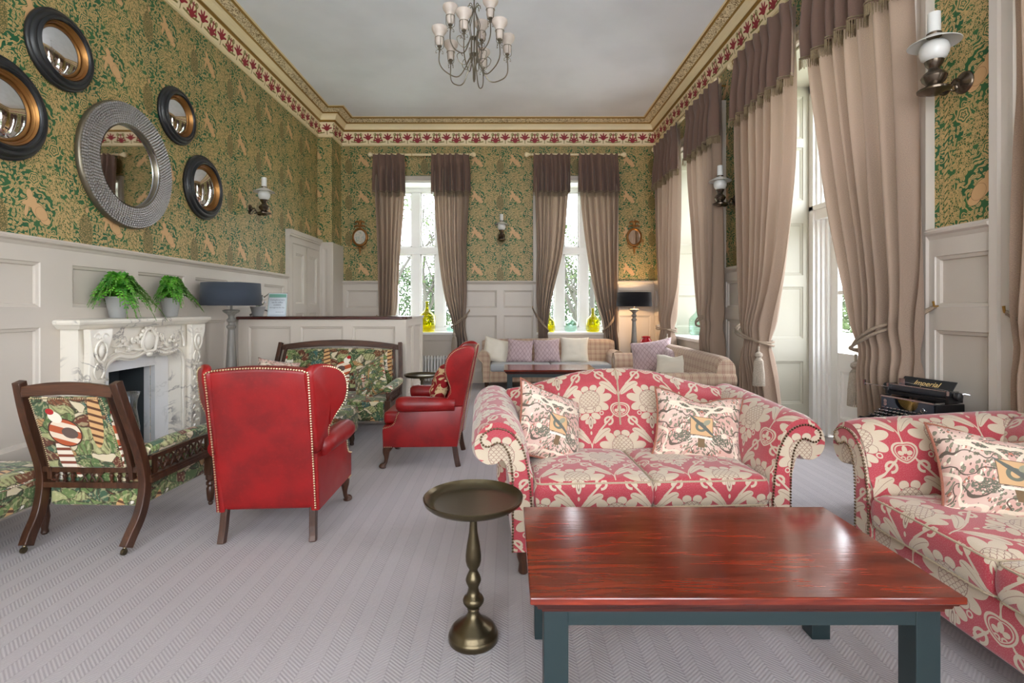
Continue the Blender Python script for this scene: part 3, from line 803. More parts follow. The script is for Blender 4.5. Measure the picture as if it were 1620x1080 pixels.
# tall french doors in the other openings
def french(name, h):
    w = thing(name, None, None); w['kind'] = 'structure'
    f = MB(); X0 = XR+.56; ym = (h[0]+h[1])/2
    for s, y in ((1, h[0]), (-1, h[1])):
        for k, (o0, o1, x0, x1) in enumerate(((0, .09, 0, .2), (.09, .12, .03, .2), (.12, .15, .06, .2), (.15, .19, .09, .2))):
            a, b = sorted((y+s*o0, y+s*o1)); f.box(X0+x0, X0+x1, a, b, 0, ZH)
    f.box(X0, X0+.2, h[0], h[1], ZH-.1, ZH); f.box(X0+.02, X0+.2, h[0], h[1], 2.2, 2.34); f.box(X0+.0, X0+.2, h[0], h[1], 2.3, 2.35)
    f.box(X0+.1, X0+.18, ym-.04, ym+.04, 2.34, ZH)
    for a, b in ((h[0]+.19, ym-.04), (ym+.04, h[1]-.19)):
        for z0, z1 in ((2.34, 2.38), (ZH-.14, ZH-.1)): f.box(X0+.11, X0+.17, a, b, z0, z1)
    f.build('door_frame', M_['white'], w, smooth_=False, bevel=.004)
    for a, b in ((h[0]+.19, ym-.01), (ym+.01, h[1]-.19)):
        d = MB(); x0, x1 = X0+.12, X0+.165
        for y0, y1 in ((a, a+.11), (b-.11, b)): d.box(x0, x1, y0, y1, .02, 2.2)
        
        for z0, z1 in ((.022, .18), (.72, .86), (2.1, 2.198)): d.box(x0+.002, x1-.002, a+.109, b-.109, z0, z1)
        d.box(x0+.005, x1-.005, a+.109, b-.109, 1.43, 1.47)
        PP = lambda u, z, dd: (x0+.02-dd, u, z)
        d.box(x0+.03, x1-.01, a+.108, b-.108, .175, .725); panelling(d, PP, a+.109, b-.109, .179, .721, [(a+.14, b-.14, .22, .68)], dp=.012, rec=-.004, cap=False, base=False)
        d.build('door_leaf', M_['white'], w, smooth_=False, bevel=.004)
    p = MB(); p.add([(X0+.14, h[0]+.19, .86), (X0+.14, h[1]-.19, .86), (X0+.14, h[1]-.19, ZH-.1), (X0+.14, h[0]+.19, ZH-.1)], [(0, 1, 2, 3)])
    p.build('pane', M_['glass'], w, smooth_=False)
for k, h in enumerate(RH[1:]): french('door_%d' % (k+1), h)
for k, h in enumerate(FH): 
    c = (h[0]+h[1])/2; window('window_%d' % (4+k), PF, h[0], h[1], h[2], h[3], -.25, [(h[0]+.08, c-.05), (c+.05, h[1]-.08)], (2.1, 2.2))  # windows added behind the camera for extra front light, out of view

# ---- cornice swept around the room
prof = [(.0, 4.115, 0), (.022, 4.12, 0), (.03, 4.135, 0), (.022, 4.15, 0), (.018, 4.155, 1), (.06, 4.345, 2), (.066, 4.352, 2), (.084, 4.36, 2), (.084, 4.375, 0), (.086, 4.39, 0), (.095, 4.42, 0), (.112, 4.445, 0), (.135, 4.46, 2), (.142, 4.472, 2), (.15, 4.478, 3), (.252, 4.506, 2), (.262, 4.51, 2), (.272, 4.522, 0), (.29, 4.53, 0)]
# entries: (inward offset, z, material of the strip that starts here)
path = [(XL, YF), (XL, 8.45), (-2.91, 8.45), (-2.91, YB), (XR, YB), (XR, YF)]
def offs(path, d):
    out = []; n = len(path)
    for i, p in enumerate(path):
        a = Vector(path[max(i-1, 0)]); b = Vector(p); c = Vector(path[min(i+1, n-1)])
        t1 = (b-a).normalized() if i else (c-b).normalized(); t2 = (c-b).normalized() if i < n-1 else t1
        n1 = Vector((t1.y, -t1.x)); n2 = Vector((t2.y, -t2.x)); m = n1+n2; m = m/max(m.dot(n1), 1e-6)
        out.append(b+m*d)
    return out
m = MB()
lens = [0]
for a, b in zip(path, path[1:]): lens.append(lens[-1]+(Vector(b)-Vector(a)).length)
for (d0, z0, k), (d1, z1, _) in zip(prof, prof[1:]):
    A = offs(path, d0); B = offs(path, d1)
    for i in range(len(path)-1):
        t = (Vector(path[i+1])-Vector(path[i])).normalized()
        def uu(q): return lens[i]+(q-Vector(path[i])).dot(t)
        v0, v1 = (0, 1) if k in (1, 3) else (z0, z1)
        m.add([(A[i].x, A[i].y, z0), (A[i+1].x, A[i+1].y, z0), (B[i+1].x, B[i+1].y, z1), (B[i].x, B[i].y, z1)], [(0, 1, 2, 3)],
              [[(uu(A[i]), v0), (uu(A[i+1]), v0), (uu(B[i+1]), v1), (uu(B[i]), v1)]], mi=k)
struct(m.build('trim_25', [M_['cornice'], M_['frieze'], M_['gilt'], M_['relief']], smooth_=False, fixn=False))

# cupboard doors on the left wall and the panelled pier beside them
w = thing('door_4', None, None); w['kind'] = 'structure'
m = MB(); panelling(m, PL, 7.25, 8.45, 0, 2.40, [(7.36, 8.40, .02, 2.24)], dp=.05, rec=.02, cap=False, base=False)
m.box(XL, XL+.09, 7.23, 8.46, 2.36, 2.42); m.box(XL, XL+.075, 7.23, 8.46, 2.33, 2.36); m.box(XL, XL+.055, 7.235, 7.26, 0, 2.36)
m.build('door_frame', M_['paint'], w, smooth_=False)
for a, b in ((7.37, 7.875), (7.885, 8.39)):
    m = MB(); P2 = lambda u, z, d: (XL+.02+d, u, z)
    panelling(m, P2, a, b, .03, 2.22, [(a+.1, b-.1, 1.36, 2.1), (a+.1, b-.1, .75, 1.22), (a+.1, b-.1, .15, .62)], dp=.03, rec=.004, cap=False, base=False)
    m.build('door_leaf', M_['paint'], w, smooth_=False)
m = MB(); m.sphere((XL+.075, 7.92, 1.02), .018); m.tube([(XL+.05, 7.92, 1.02), (XL+.08, 7.92, 1.02)], .007)
m.build('door_handle', M_['brass'], w)
PP = lambda u, z, d: (u, 8.45-d, z)
m = MB(); panelling(m, PP, XL+.05, -2.91, 0, 2.36, [(XL+.1, -2.98, .2, 2.28)], dp=.03, rec=.01, cap=False, base=False)
m.box(XL+.05, -2.88, 8.4, 8.45, 2.34, 2.38); m.box(-2.92, -2.87, 8.39, 8.92, 0, 2.37)
struct(m.build('trim_26', M_['paint'], smooth_=False))

# ---------------------------------------------------------------- soft furniture helpers
def pillow(name, mat, w, h, t=.07, seed=0, parent=None, pinch=.10, dent=0., back=None):
    m = MB(); n = 18
    def mk(sg):
        def fn(a, b):
            u, v = a*2-1, b*2-1
            uu = math.copysign(abs(u)**.9, u); vv = math.copysign(abs(v)**.9, v)
            e = max(0, (1-u*u)*(1-v*v))**.42
            x = w/2*uu*(1-pinch*(1-v*v)); z = h/2*vv*(1-pinch*(1-u*u))-dent*math.exp(-(u/.35)**2)*max(0, v)**2*h*.5
            q = mnoise.noise(Vector((u*2.1+seed, v*2.1, sg*3.)))
            q2 = mnoise.noise(Vector((u*6+seed, v*6, sg*5.)))
            return (x, sg*t*e*(1+.25*q)+.006*q2*(e > 0), z+.004*q2)
        return fn
    uvf = lambda a, b: ((a-.5)*w, (b-.5)*h)
    m.grid(mk(-1), n, n, uvf)
    m.grid(mk(1), n, n, uvf, mi=1 if back else 0)
    o = m.build(name, [mat, back] if back else mat, parent, weld=.0008, angle=180)
    return o
def cushion(label, mat, loc, rot, w=.42, h=.42, t=.08, group=None, pipe=None, back=None, **k):
    o = thing('throw_cushion', label, 'cushion', loc, rot=rot, group=group)
    pillow('cushion_cover', mat, w, h, t, parent=o, back=back, **k)
    if pipe:
        m = MB(); pts = []; pin = k.get('pinch', .10); dent = k.get('dent', 0.)
        for i in range(64):
            s = i/64*4; j = int(s); f = (s-j)*2-1
            u, v = [(f, -1), (1, f), (-f, 1), (-1, -f)][j]
            uu = math.copysign(abs(u)**.9, u); vv = math.copysign(abs(v)**.9, v)
            pts.append((w/2*uu*(1-pin*(1-v*v)), 0, h/2*vv*(1-pin*(1-u*u))-dent*math.exp(-(u/.35)**2)*max(0, v)**2*h*.5))
        m.tube(pts, .006, 6, loop=True); m.build('piping', pipe, o)
    return o
def puff(m, outline, c0, c1, fn, r=.02, layers=5):
    """outline (a,b) list stacked between c0 and c1 with rounded rims; fn(a,b,c)->point"""
    ca = sum(p[0] for p in outline)/len(outline); cb = sum(p[1] for p in outline)/len(outline); n = len(outline); rings = []
    T = []
    for k in range(layers+1):
        an = PI/2*k/layers; T.append((c0+r*(1-math.cos(PI/2-an)) if False else c0+r*(1-math.sin(an)) if False else c0+r*(1-math.cos(an)), r*(1-math.sin(an))))
    T = [(c0+r*(1-math.cos(PI/2*k/layers)), r*(1-math.sin(PI/2*k/layers))) for k in range(layers+1)]
    T += [(c1-(t[0]-c0), t[1]) for t in T[::-1]]
    vs = []
    for c, ins in T:
        for a, b in outline:
            L = math.hypot(a-ca, b-cb); s = 1-ins/max(L, 1e-6); vs.append(fn(ca+(a-ca)*s, cb+(b-cb)*s, c))
    fs = []
    for i in range(len(T)-1):
        for k in range(n): l = (k+1) % n; fs.append((i*n+k, i*n+l, (i+1)*n+l, (i+1)*n+k))
    cc = len(vs); vs += [fn(ca, cb, T[0][0]), fn(ca, cb, T[-1][0])]
    for k in range(n): l = (k+1) % n; fs.append((cc, l, k)); fs.append((cc+1, (len(T)-1)*n+k, (len(T)-1)*n+l))
    return m.add(vs, fs)
def box_cushion(name, mat, parent, c, h, r=.03, dome=.03, pipe=None, nick=0):
    def fn(P):
        u, v = P.x/h[0], P.y/h[1]; e = max(0, (1-u*u))**.6*max(0, (1-v*v))**.6
        z = P.z+(dome*e if P.z > 0 else 0)*(P.z/h[2])
        b = (1-(P.z/h[2])**2)*.008
        return Vector((P.x+math.copysign(b*(abs(u) > .9), u), P.y+math.copysign(b*(abs(v) > .9), v), z))
    o = MB().rbox(c, h, r, 10, fn).build(name, mat, parent, weld=.0005, angle=180)
    if pipe:
        m = MB(); k = r*.35
        for s in (-1, 1):
            pts = []
            for a, b in ((-1, -1), (1, -1), (1, 1), (-1, 1)):
                cx, cy = c[0]+a*(h[0]-r), c[1]+b*(h[1]-r)
                a0 = math.atan2(b, a)-PI/4
                for q in range(5):
                    an = a0+PI/2*q/4; pts.append((cx+math.cos(an)*(r-k*.3), cy+math.sin(an)*(r-k*.3), c[2]+s*(h[2]-k)))
            m.tube(pts, .005, 6, loop=True)
        m.build('piping', pipe, o)
    return o
def turned(m, c, prof, seg=14): m.lathe(prof, c, seg)

# ---------------------------------------------------------------- camel back damask sofas
def damask_sofa(label, loc, rz):
    t = thing('damask_sofa', label, 'sofa', loc, rz, 'damask scroll arm sofas')
    D = M_['damask']
    ctrl = [(.585, .13), (.585, .40), (.592, .52), (.61, .62), (.645, .70), (.70, .755), (.765, .77), (.83, .745), (.873, .69), (.885, .63), (.868, .572), (.82, .535), (.768, .535), (.735, .56), (.712, .53), (.70, .46), (.69, .3), (.682, .13)]
    prof = catmull([(x, 0, z) for x, z in ctrl], 4); prof = [(p.x, p.z) for p in prof]
    arc = [0]
    for a, b in zip(prof, prof[1:]): arc.append(arc[-1]+math.dist(a, b))
    N = len(prof)-1
    for sg in (-1, 1):
        m = MB()
        def fn(i, j):
            k = int(round(i*N)); x, z = prof[k]; y = j*.82
            dz = .035*smooth(j)*(z > .45); fl = .012*(1-smooth(j*6))*(z > .5)   # swell just behind the face
            cx, cz = .765, .64
            if z > .5: x = cx+(x-cx)*(1-.13*smooth((.07-y)/.07)); z = cz+(z-cz)*(1-.15*smooth((.07-y)/.07))
            return (sg*x, y, z+dz)
        m.grid(fn, N, 14, lambda i, j: (j*.82+(.1 if sg > 0 else .02), arc[int(round(i*N))]))
        m.build('arm', D, t, angle=70)
        # the roll closes at the front; a narrow nailed scroll panel lies on it
        import mathutils
        m2 = MB(); ring = [fn(k/N, 0) for k in range(N+1)]; tri = mathutils.geometry.tessellate_polygon([[Vector(v) for v in ring]])
        m2.add([(p[0], -.001, p[2]) for p in ring], [tuple(x) for x in tri]); m2.build('arm_end', D, t, smooth_=False)
        cl = [(.640, .13, .046), (.640, .30, .045), (.643, .42, .042), (.652, .53, .038), (.674, .62, .035), (.715, .675, .034), (.765, .69, .034), (.805, .672, .034)]
        cl = catmull(cl, 5); L_, R_2 = [], []
        for k in range(len(cl)):
            p0 = cl[max(k-1, 0)]; p1 = cl[min(k+1, len(cl)-1)]; dx, dz = p1.x-p0.x, p1.y-p0.y; l = math.hypot(dx, dz); w = cl[k].z
            L_.append((cl[k].x-dz/l*w, cl[k].y+dx/l*w)); R_2.append((cl[k].x+dz/l*w, cl[k].y-dx/l*w))
        p1 = cl[-1]; d_ = Vector((cl[-1].x-cl[-2].x, cl[-1].y-cl[-2].y)).normalized(); tip = []
        for k in range(1, 8):
            an = PI/2-PI*k/8; nx, nz = -d_.y, d_.x; tip.append((p1.x+p1.z*(nx*math.sin(an)+d_.x*math.cos(an)), p1.y+p1.z*(nz*math.sin(an)+d_.y*math.cos(an))))
        outl = L_+tip+R_2[::-1]
        vs = [(sg*x, -.014, z) for x, z in outl]; n = len(vs); tri = mathutils.geometry.tessellate_polygon([[Vector(v) for v in vs]])
        face = MB(); face.add(vs, [tuple(x) for x in tri]); face.add(vs+[(p[0], .004, p[2]) for p in vs], [(k, (k+1) % n, n+(k+1) % n, n+k) for k in range(n)])
        ap = face.build('arm_front', D, t, smooth_=False)
        nm = MB(); nails(nm, [(sg*x, -.015, z) for x, z in outl], .0060, .0145); nm.build('nailhead_trim', M_['nail_dark'], ap)
    # back
    def zt(x):
        a = min(1, abs(x)/.74); return .795+.125*.5*(1+math.cos(PI*a**1.15))-.10*max(0, (a-.90)/.1)**2
    bp = [(.48, .25, 0), (.52, .42, 0), (.575, .60, .2), (.61, .74, .7), (.635, .83, 1), (.665, .895, 1), (.71, .93, 1), (.755, .915, 1), (.785, .86, 1), (.80, .78, .8), (.81, .5, .3), (.82, .13, 0)]
    bp = [(p.x, p.y, p.z) for p in catmull(bp, 3)]; ba = [0]
    for a, b in zip(bp, bp[1:]): ba.append(ba[-1]+math.dist(a[:2], b[:2]))
    NB = len(bp)-1
    def bf(i, j):
        x = -.74+1.48*i; y, z, w = bp[int(round(j*NB))]; dz = (zt(x)-.93)*w*1.0 if z > .5 else 0
        groove = .014*math.exp(-(x/.02)**2)*(z > .4)*(y < .7); e = abs(x)/.74
        bul = -.03*math.sin(PI*min(1, e*1.0))*(z > .4)*(y < .66)
        yy = y+groove+bul+.05*max(0, e-.85)/.15*(y < .7)
        return (x, yy, z+dz)
    m = MB(); m.grid(bf, 44, NB, lambda i, j: (-.74+1.48*i+.185, ba[int(round(j*NB))]+.06))
    for e in (0, 1):
        ring = [bf(e, j/NB) for j in range(NB+1)]; m.add(ring, [list(range(NB+1))])
    bk = m.build('backrest', D, t, angle=80)
    m = MB(); pts = [Vector(bf(.5, j/NB))+Vector((0, -.006, 0)) for j in range(6, NB-8)]; m.tube(pts, .0055, 6); m.build('piping', M_['lining'], bk)
    m = MB(); m.rbox((0, .34, .225), (.60, .335, .10), .02, 4); m.build('seat_base', D, t, weld=.0005)
    for k, sx in enumerate((-1, 1)):
        box_cushion('seat_cushion', D, t, (sx*.2905, .262, .395), (.288, .282, .072), .035, .028, M_['lining'])
    for x, y in ((-.63, .05), (.63, .05), (-.66, .76), (.66, .76)):
        MB().lathe([(.02, 0), (.026, .01), (.022, .05), (.032, .08), (.034, .125), (.034, .14)], (x, y, 0), 12).build('foot', M_['walnut'], t)
    return t
damask_sofa('red and cream damask sofa with camel back, behind the red-brown coffee table', (.706, 2.50, 0), math.radians(3))
damask_sofa('red and cream damask sofa at the right edge, in front of the typewriter', (1.635, 1.705, 0), math.radians(-90))
R = math.radians
cushion('pink leafy printed cushion leaning on the left arm of the camel back sofa', M_['pink'], (.235, 2.90, .635), (R(-24), R(22), R(30)), .46, .43, .075, 'pink leafy printed cushions', M_['tobacco'], back=M_['tobacco'])
cushion('pink leafy printed cushion with dented top beside the right sofa arm', M_['pink'], (1.075, 2.90, .625), (R(-22), R(7), R(-6)), .50, .40, .075, 'pink leafy printed cushions', M_['tobacco'], dent=.22, seed=4)
cushion('pink leafy printed cushion on the damask sofa at the right edge', M_['pink'], (2.05, 2.10, .60), (R(-38), R(4), R(-22)), .50, .42, .075, 'pink leafy printed cushions', M_['tobacco'], dent=.15, seed=8)

# ---------------------------------------------------------------- red leather wing chairs
def wing_chair(label, loc, rz):
    t = thing('wing_chair', label, 'armchair', loc, rz, 'red leather wing chairs')
    L = M_['leather']
    def bf(P):
        z = P.z+.4; w = 1+.0*z
        return Vector((P.x*(1+.015*z), P.y-.155*z-.03*z*z, P.z+(.022*(1-(P.x/.27)**2) if P.z > .3 else 0)))
    b = MB().rbox((0, .065, .57), (.268, .062, .395), .028, 10, bf).build('backrest', L, t, weld=.0005, angle=180)
    def yr(z): return -.005-.155*(z-.17)-.03*(z-.17)**2
    pts = []
    for sx in (-1,):
        for k in range(0, 24): z = .18+.775*k/23; pts.append((-.262*(1+.015*(z-.17)), yr(z)-.004, z))
    for k in range(1, 16): x = -.262+.524*k/16; pts.append((x*1.01, yr(.965)-.0, .962+.020*(1-(x/.27)**2)))
    for k in range(23, -1, -1): z = .18+.775*k/23; pts.append((.262*(1+.015*(z-.17)), yr(z)-.004, z))
    n = MB(); nails(n, pts, .0058, .0145); n.build('nailhead_trim', M_['nail'], b)
    wo = [(-.045, .50), (-.085, .66), (-.115, .82), (-.140, .93), (-.135, .972), (-.095, .995), (-.04, .992), (.02, .965), (.065, .915), (.088, .85), (.088, .78), (.07, .71), (.055, .65), (.058, .60), (.085, .56), (.10, .50)]
    wo = [(p.x, p.z) for p in catmull([(a, 0, c) for a, c in wo+[wo[0]]], 3)][:-1]
    def xo(y, z): return .258+.14*smooth((y-yr(z))/.26)*smooth((z-.45)/.35)
    for sx in (-1, 1):
        m = MB(); puff(m, wo, 0, .052, lambda a, c, q: (sx*(xo(a, c)-.02+q), a, c), .022, 4)
        w = m.build('wing', L, t, angle=75)
        n = MB(); nl = [(sx*(xo(a, c)+.034), a+(0), c) for a, c in [(w_[0]*1, w_[1]) for w_ in wo[9:-1]]]
        ca = sum(p[0] for p in wo)/len(wo); cb = sum(p[1] for p in wo)/len(wo)
        nl = [(sx*(xo(a, c)+.029), ca+(a-ca)*.90, cb+(c-cb)*.93) for a, c in wo[12:44]]
        nails(n, nl, .0052, .0145); n.build('nailhead_trim', M_['nail'], w)
        # arm roll
        m = MB(); path = [(sx*.285, .02, .515), (sx*.29, .15, .52), (sx*.30, .3, .522), (sx*.308, .42, .522), (sx*.312, .47, .52), (sx*.313, .487, .518), (sx*.313, .494, .517)]
        m.tube(path, [.05, .058, .062, .064, .058, .042, .012], 18, asp=(1, 1.0)); m.build('arm', L, t, angle=180)
        # outer side
        so = [(.0, .17), (.60, .17), (.605, .30), (.60, .335), (.56, .345), (.525, .36), (.505, .39), (.49, .44), (.47, .475), (-.045, .50)]
        m = MB(); puff(m, so, 0, .05, lambda a, c, q: (sx*(.232+q+.03*smooth(a/.6)), a, c), .012, 3); sp = m.build('side_panel', L, t, angle=50)
        n = MB(); nails(n, [(sx*(.284+.03*smooth(a/.6)), a-.006, c-.008) for a, c in so[3:9]], .005, .014); nails(n, [(sx*.312, y, .176) for y in (.53, .545, .56, .575, .59)], .005, .014)
        n.build('nailhead_trim', M_['nail'], sp)
        m = MB(); m.tube([(sx*p[0], p[1], p[2]) for p in [(p.x, p.y, p.z) for p in catmull([(.255, .545, .20), (.272, .578, .14), (.274, .578, .085), (.276, .585, .04), (.284, .605, .018), (.286, .61, .0)], 4)]],
                         [.036, .038, .039, .037, .033, .029, .026, .022, .019, .0165, .015, .0145, .014, .0145, .016, .02, .026, .029, .03, .028, .022][:21], 12)
        m.build('leg', M_['walnut'], t)
        m = MB(); m.bar([(sx*.238, .03, .2), (sx*.241, .022, .15), (sx*.243, .012, .08), (sx*.246, .002, .03), (sx*.247, -.006, 0)], .036, .042); m.build('leg', M_['walnut'], t, smooth_=False, bevel=.004)
    def sf(P): return Vector((P.x, P.y, P.z+.018*(1-(P.x/.25)**2)*(1-(P.y/.28)**2)*(P.z > 0)))
    MB().rbox((0, .335, .395), (.245, .275, .05), .028, 8, sf).build('seat_cushion', L, t, weld=.0005, angle=180)
    MB().rbox((0, .575, .255), (.272, .028, .087), .012, 3).build('seat_rail', L, t, weld=.0005)
    return t
wing_chair('red leather wing chair seen from behind with brass nails', (-1.335, 2.845, 0), R(3.5))
wing_chair('red leather wing chair side-on holding a red patterned cushion', (-.415, 4.45, 0), R(90))
cushion('red and gold patterned cushion in the side-on wing chair', M_['redpat'], (-.60, 4.47, .60), (R(-16), R(20), R(-80)), .34, .34, .07)

# ---------------------------------------------------------------- show-wood tapestry seats
def spindle(m, x, y, z0, z1, r=.011):
    h = z1-z0; m.lathe([(r*.7, 0), (r*.7, h*.1), (r*1.1, h*.16), (r*.6, h*.24), (r*.9, h*.45), (r*1.15, h*.6), (r*.6, h*.76), (r*1.1, h*.84), (r*.7, h*.9), (r*.7, h)], (x, y, z0), 8)
def show_wood(name, label, cat, W, loc, rz, group=None, arch=.0, pattern='walnut'):
    t = thing(name, label, cat, loc, rz, group); WD = M_['walnut']; T = M_['tapestry']; n_sp = 3
    def py(z): return -.02-.16*max(0, (z-.42)/.5)**1.15 if z > .42 else -.0
    for sx in (-1, 1):
        p = [(W-.012, -.115, .035), (W-.006, -.085, .09), (W, -.035, .17), (W+.004, -.008, .26), (W+.004, .0, .36), (W+.003, -.022, .47), (W, -.065, .60), (W-.012, -.12, .76), (W-.026, -.165, .915)]
        p = catmull([(sx*a, b, c) for a, b, c in p], 4); k = len(p)
        pl = MB().bar(p, .042, [.058-.012*i/(k-1) for i in range(k)]).build('back_post', WD, t, bevel=.004, angle=30)
        c = MB(); c.lathe([(.016, -.008), (.018, 0), (.016, .008)], (sx*(W-.012), -.128, .018), 14, 'x'); c.tube([(sx*(W-.012), -.118, .045), (sx*(W-.012), -.125, .02)], .009, 8); c.build('castor', M_['brass'], t)
        iu = [(W-.055, -.012, .36), (W-.058, -.02, .44), (W-.068, -.07, .62), (W-.085, -.13, .80), (W-.09, -.155, .87)]
        MB().bar(catmull([(sx*a, b, c_) for a, b, c_ in iu], 4), .024, .03).build('inner_post', WD, t, bevel=.003)
        # front leg, turned, rising to the arm
        f = MB(); f.lathe([(.012, .0), (.016, .012), (.012, .02), (.02, .03), (.024, .07), (.026, .11), (.019, .125), (.028, .135), (.028, .15), (.02, .16), (.03, .17), (.03, .2)], (sx*(W+.012), .575, .0), 14)
        f.box(sx*(W+.012)-.026, sx*(W+.012)+.026, .548, .602, .2, .40)
        f.lathe([(.02, 0), (.012, .01), (.022, .04), (.014, .07), (.02, .08)], (sx*(W+.012), .575, .40), 12); f.build('leg', M_['walnut'], t)
        # arm pad and carved rail
        ax = sx*(W+.014)
        m = MB(); m.tube([(ax, -.005, .515), (ax, .03, .52), (ax, .2, .525), (ax, .4, .52), (ax, .56, .51), (ax, .60, .505), (ax, .615, .50)], [.03, .038, .042, .042, .042, .036, .012], 14, asp=(.85, 1.05)); m.build('arm_pad', T, t, angle=180)
        m = MB(); m.box(ax-.02, ax+.02, .01, .6, .462, .484); m.box(ax-.024, ax+.024, .01, .57, .335, .36); m.box(ax-.018, ax+.018, .01, .57, .36, .375)
        m.box(ax-.01, ax+.01, .05, .07, .37, .465); m.box(ax-.01, ax+.01, .52, .54, .37, .465)
        for q in range(7):      # fretwork
            y = .10+.06*q; m.tube([(ax, y-.03, .376), (ax, y, .42), (ax, y-.03, .462)], .006, 6); m.tube([(ax, y+.03, .376), (ax, y, .42), (ax, y+.03, .462)], .006, 6)
            pts = [(ax, y+.016*math.cos(a*PI/5), .42+.016*math.sin(a*PI/5)) for a in range(10)]; m.tube(pts, .005, 5, loop=True)
        m.build('arm_rail', WD, t)
        n = MB(); nails(n, [(ax+sx*.022, .02, .489), (ax+sx*.022, .6, .489)], .004, .011); n.build('nailhead_trim', M_['nail'], t)
    # top rail
    m = MB(); pts = []; K = 13
    for k in range(K): x = -(W-.04)+2*(W-.04)*k/(K-1); a = 1-(x/(W-.04))**2; pts.append((x, -.158-.005*a, .862+(.02+arch)*a))
    m.bar(pts, [.055+.012*(1-(2*k/(K-1)-1)**2) for k in range(K)], .03, up=(0, 0, 1)); m.build('top_rail', M_['walnut_x'], t, bevel=.004, angle=30)
    # lower back rails with spindles and a fret
    m = MB(); m.bar([(-W+.01, -.012, .415), (W-.01, -.012, .415)], .03, .026, up=(0, 0, 1)); m.bar([(-W+.01, -.006, .328), (W-.01, -.006, .328)], .03, .03, up=(0, 0, 1))
    for sx in (-1, 1):
        for q in range(n_sp): spindle(m, sx*(W-.085-.045*q), -.01, .342, .402)
    fw = W-.085-.045*n_sp
    m.box(-fw, fw, -.014, -.006, .39, .4); 
    q = int(fw*2/.04)
    for i in range(q):
        x = -fw+(i+.5)*2*fw/q; m.tube([(x-.018, -.01, .343), (x+.018, -.01, .402)], .005, 5); m.tube([(x+.018, -.01, .343), (x-.018, -.01, .402)], .005, 5)
    m.build('spindle_rail', WD, t)
    # upholstered back panel
    wp = W-.072
    def bf(P):
        z = .635+P.z; k = (z-.43)/.4; return Vector((P.x*(1-.05*k)+.0, P.y+py(z)+.015, P.z+arch*.55*(1-(P.x/wp)**2)*(P.z > .1)))
    pn = MB().rbox((0, -.02, .635), (wp, .022, .205), .014, 10, bf).build('back_panel', T, t, weld=.0005, angle=180)
    for s in (-1, 1):
        n = MB(); P = []
        def bp(x, z): v = bf(Vector((x, s*.022, z-.635))); return (v.x, v.y-.02+s*.003, v.z+.635)
        for i in range(13): P.append(bp(-wp+.01, .44+.39*i/12))
        for i in range(1, 12): P.append(bp((-wp+.01)+2*(wp-.01)*i/12, .83))
        for i in range(12, -1, -1): P.append(bp(wp-.01, .44+.39*i/12))
        nails(n, P, .004, .012); n.build('nailhead_trim', M_['nail'], pn)
    def sf(P): return Vector((P.x, P.y, P.z+.02*max(0, (1-(P.x/W)**2))*max(0, (1-(P.y/.3)**2))*(P.z > 0)))
    MB().rbox((0, .305, .30), (W-.022, .298, .10), .025, 8, sf).build('seat', T, t, weld=.0005, angle=180)
    return t
show_wood('salon_armchair', 'carved walnut armchair with bird tapestry seat, seen from behind at left', 'armchair', .285, (-2.29, 2.83, 0), R(-2))
show_wood('tapestry_settee', 'long walnut settee with bird tapestry against the panelled counter', 'settee', .69, (-1.87, 5.55, 0), R(180), arch=.03)
def ottoman(label, x0, x1, y0, y1, z0, z1):
    t = thing('tapestry_footstool', label, 'footstool', ((x0+x1)/2, (y0+y1)/2, 0), group='tapestry footstools')
    hx, hy = (x1-x0)/2, (y1-y0)/2
    def sf(P): return Vector((P.x, P.y, P.z+.02*max(0, (1-(P.x/hx)**2))*max(0, (1-(P.y/hy)**2))*(P.z > 0)))
    s = MB().rbox((0, 0, (z0+z1)/2), (hx, hy, (z1-z0)/2), .03, 8, sf).build('seat', M_['tapestry'], t, weld=.0005, angle=180)
    m = MB(); m.tube([(-hx, -hy, z1-.06), (hx, -hy, z1-.06), (hx, hy, z1-.06), (-hx, hy, z1-.06)], .006, 6, loop=True); m.build('piping', M_['green_tap'], s)
    for a in (-1, 1):
        for b in (-1, 1): MB().lathe([(.014, 0), (.02, .01), (.016, .03), (.026, z0*.5), (.02, z0*.8), (.028, z0*.9), (.028, z0+.01)], (a*(hx-.05), b*(hy-.05), 0), 12).build('foot', M_['walnut'], t)
    return t
ottoman('tapestry footstool with turned feet in front of the settee', -2.0, -1.43, 4.32, 4.90, .13, .375)
ottoman('long green tapestry footstool at the left edge behind the carved armchair', -3.08, -2.62, 2.1, 3.0, .20, .41)
cushion('dark green floral cushion tipped against the right arm of the settee', M_['green_tap'], (-1.42, 5.27, .56), (R(-26), R(-28), R(-18)), .42, .42, .07)
cushion('pink leafy cushion at the left end of the tapestry settee', M_['pink'], (-2.40, 5.30, .575), (R(-24), R(10), R(22)), .42, .40, .07)

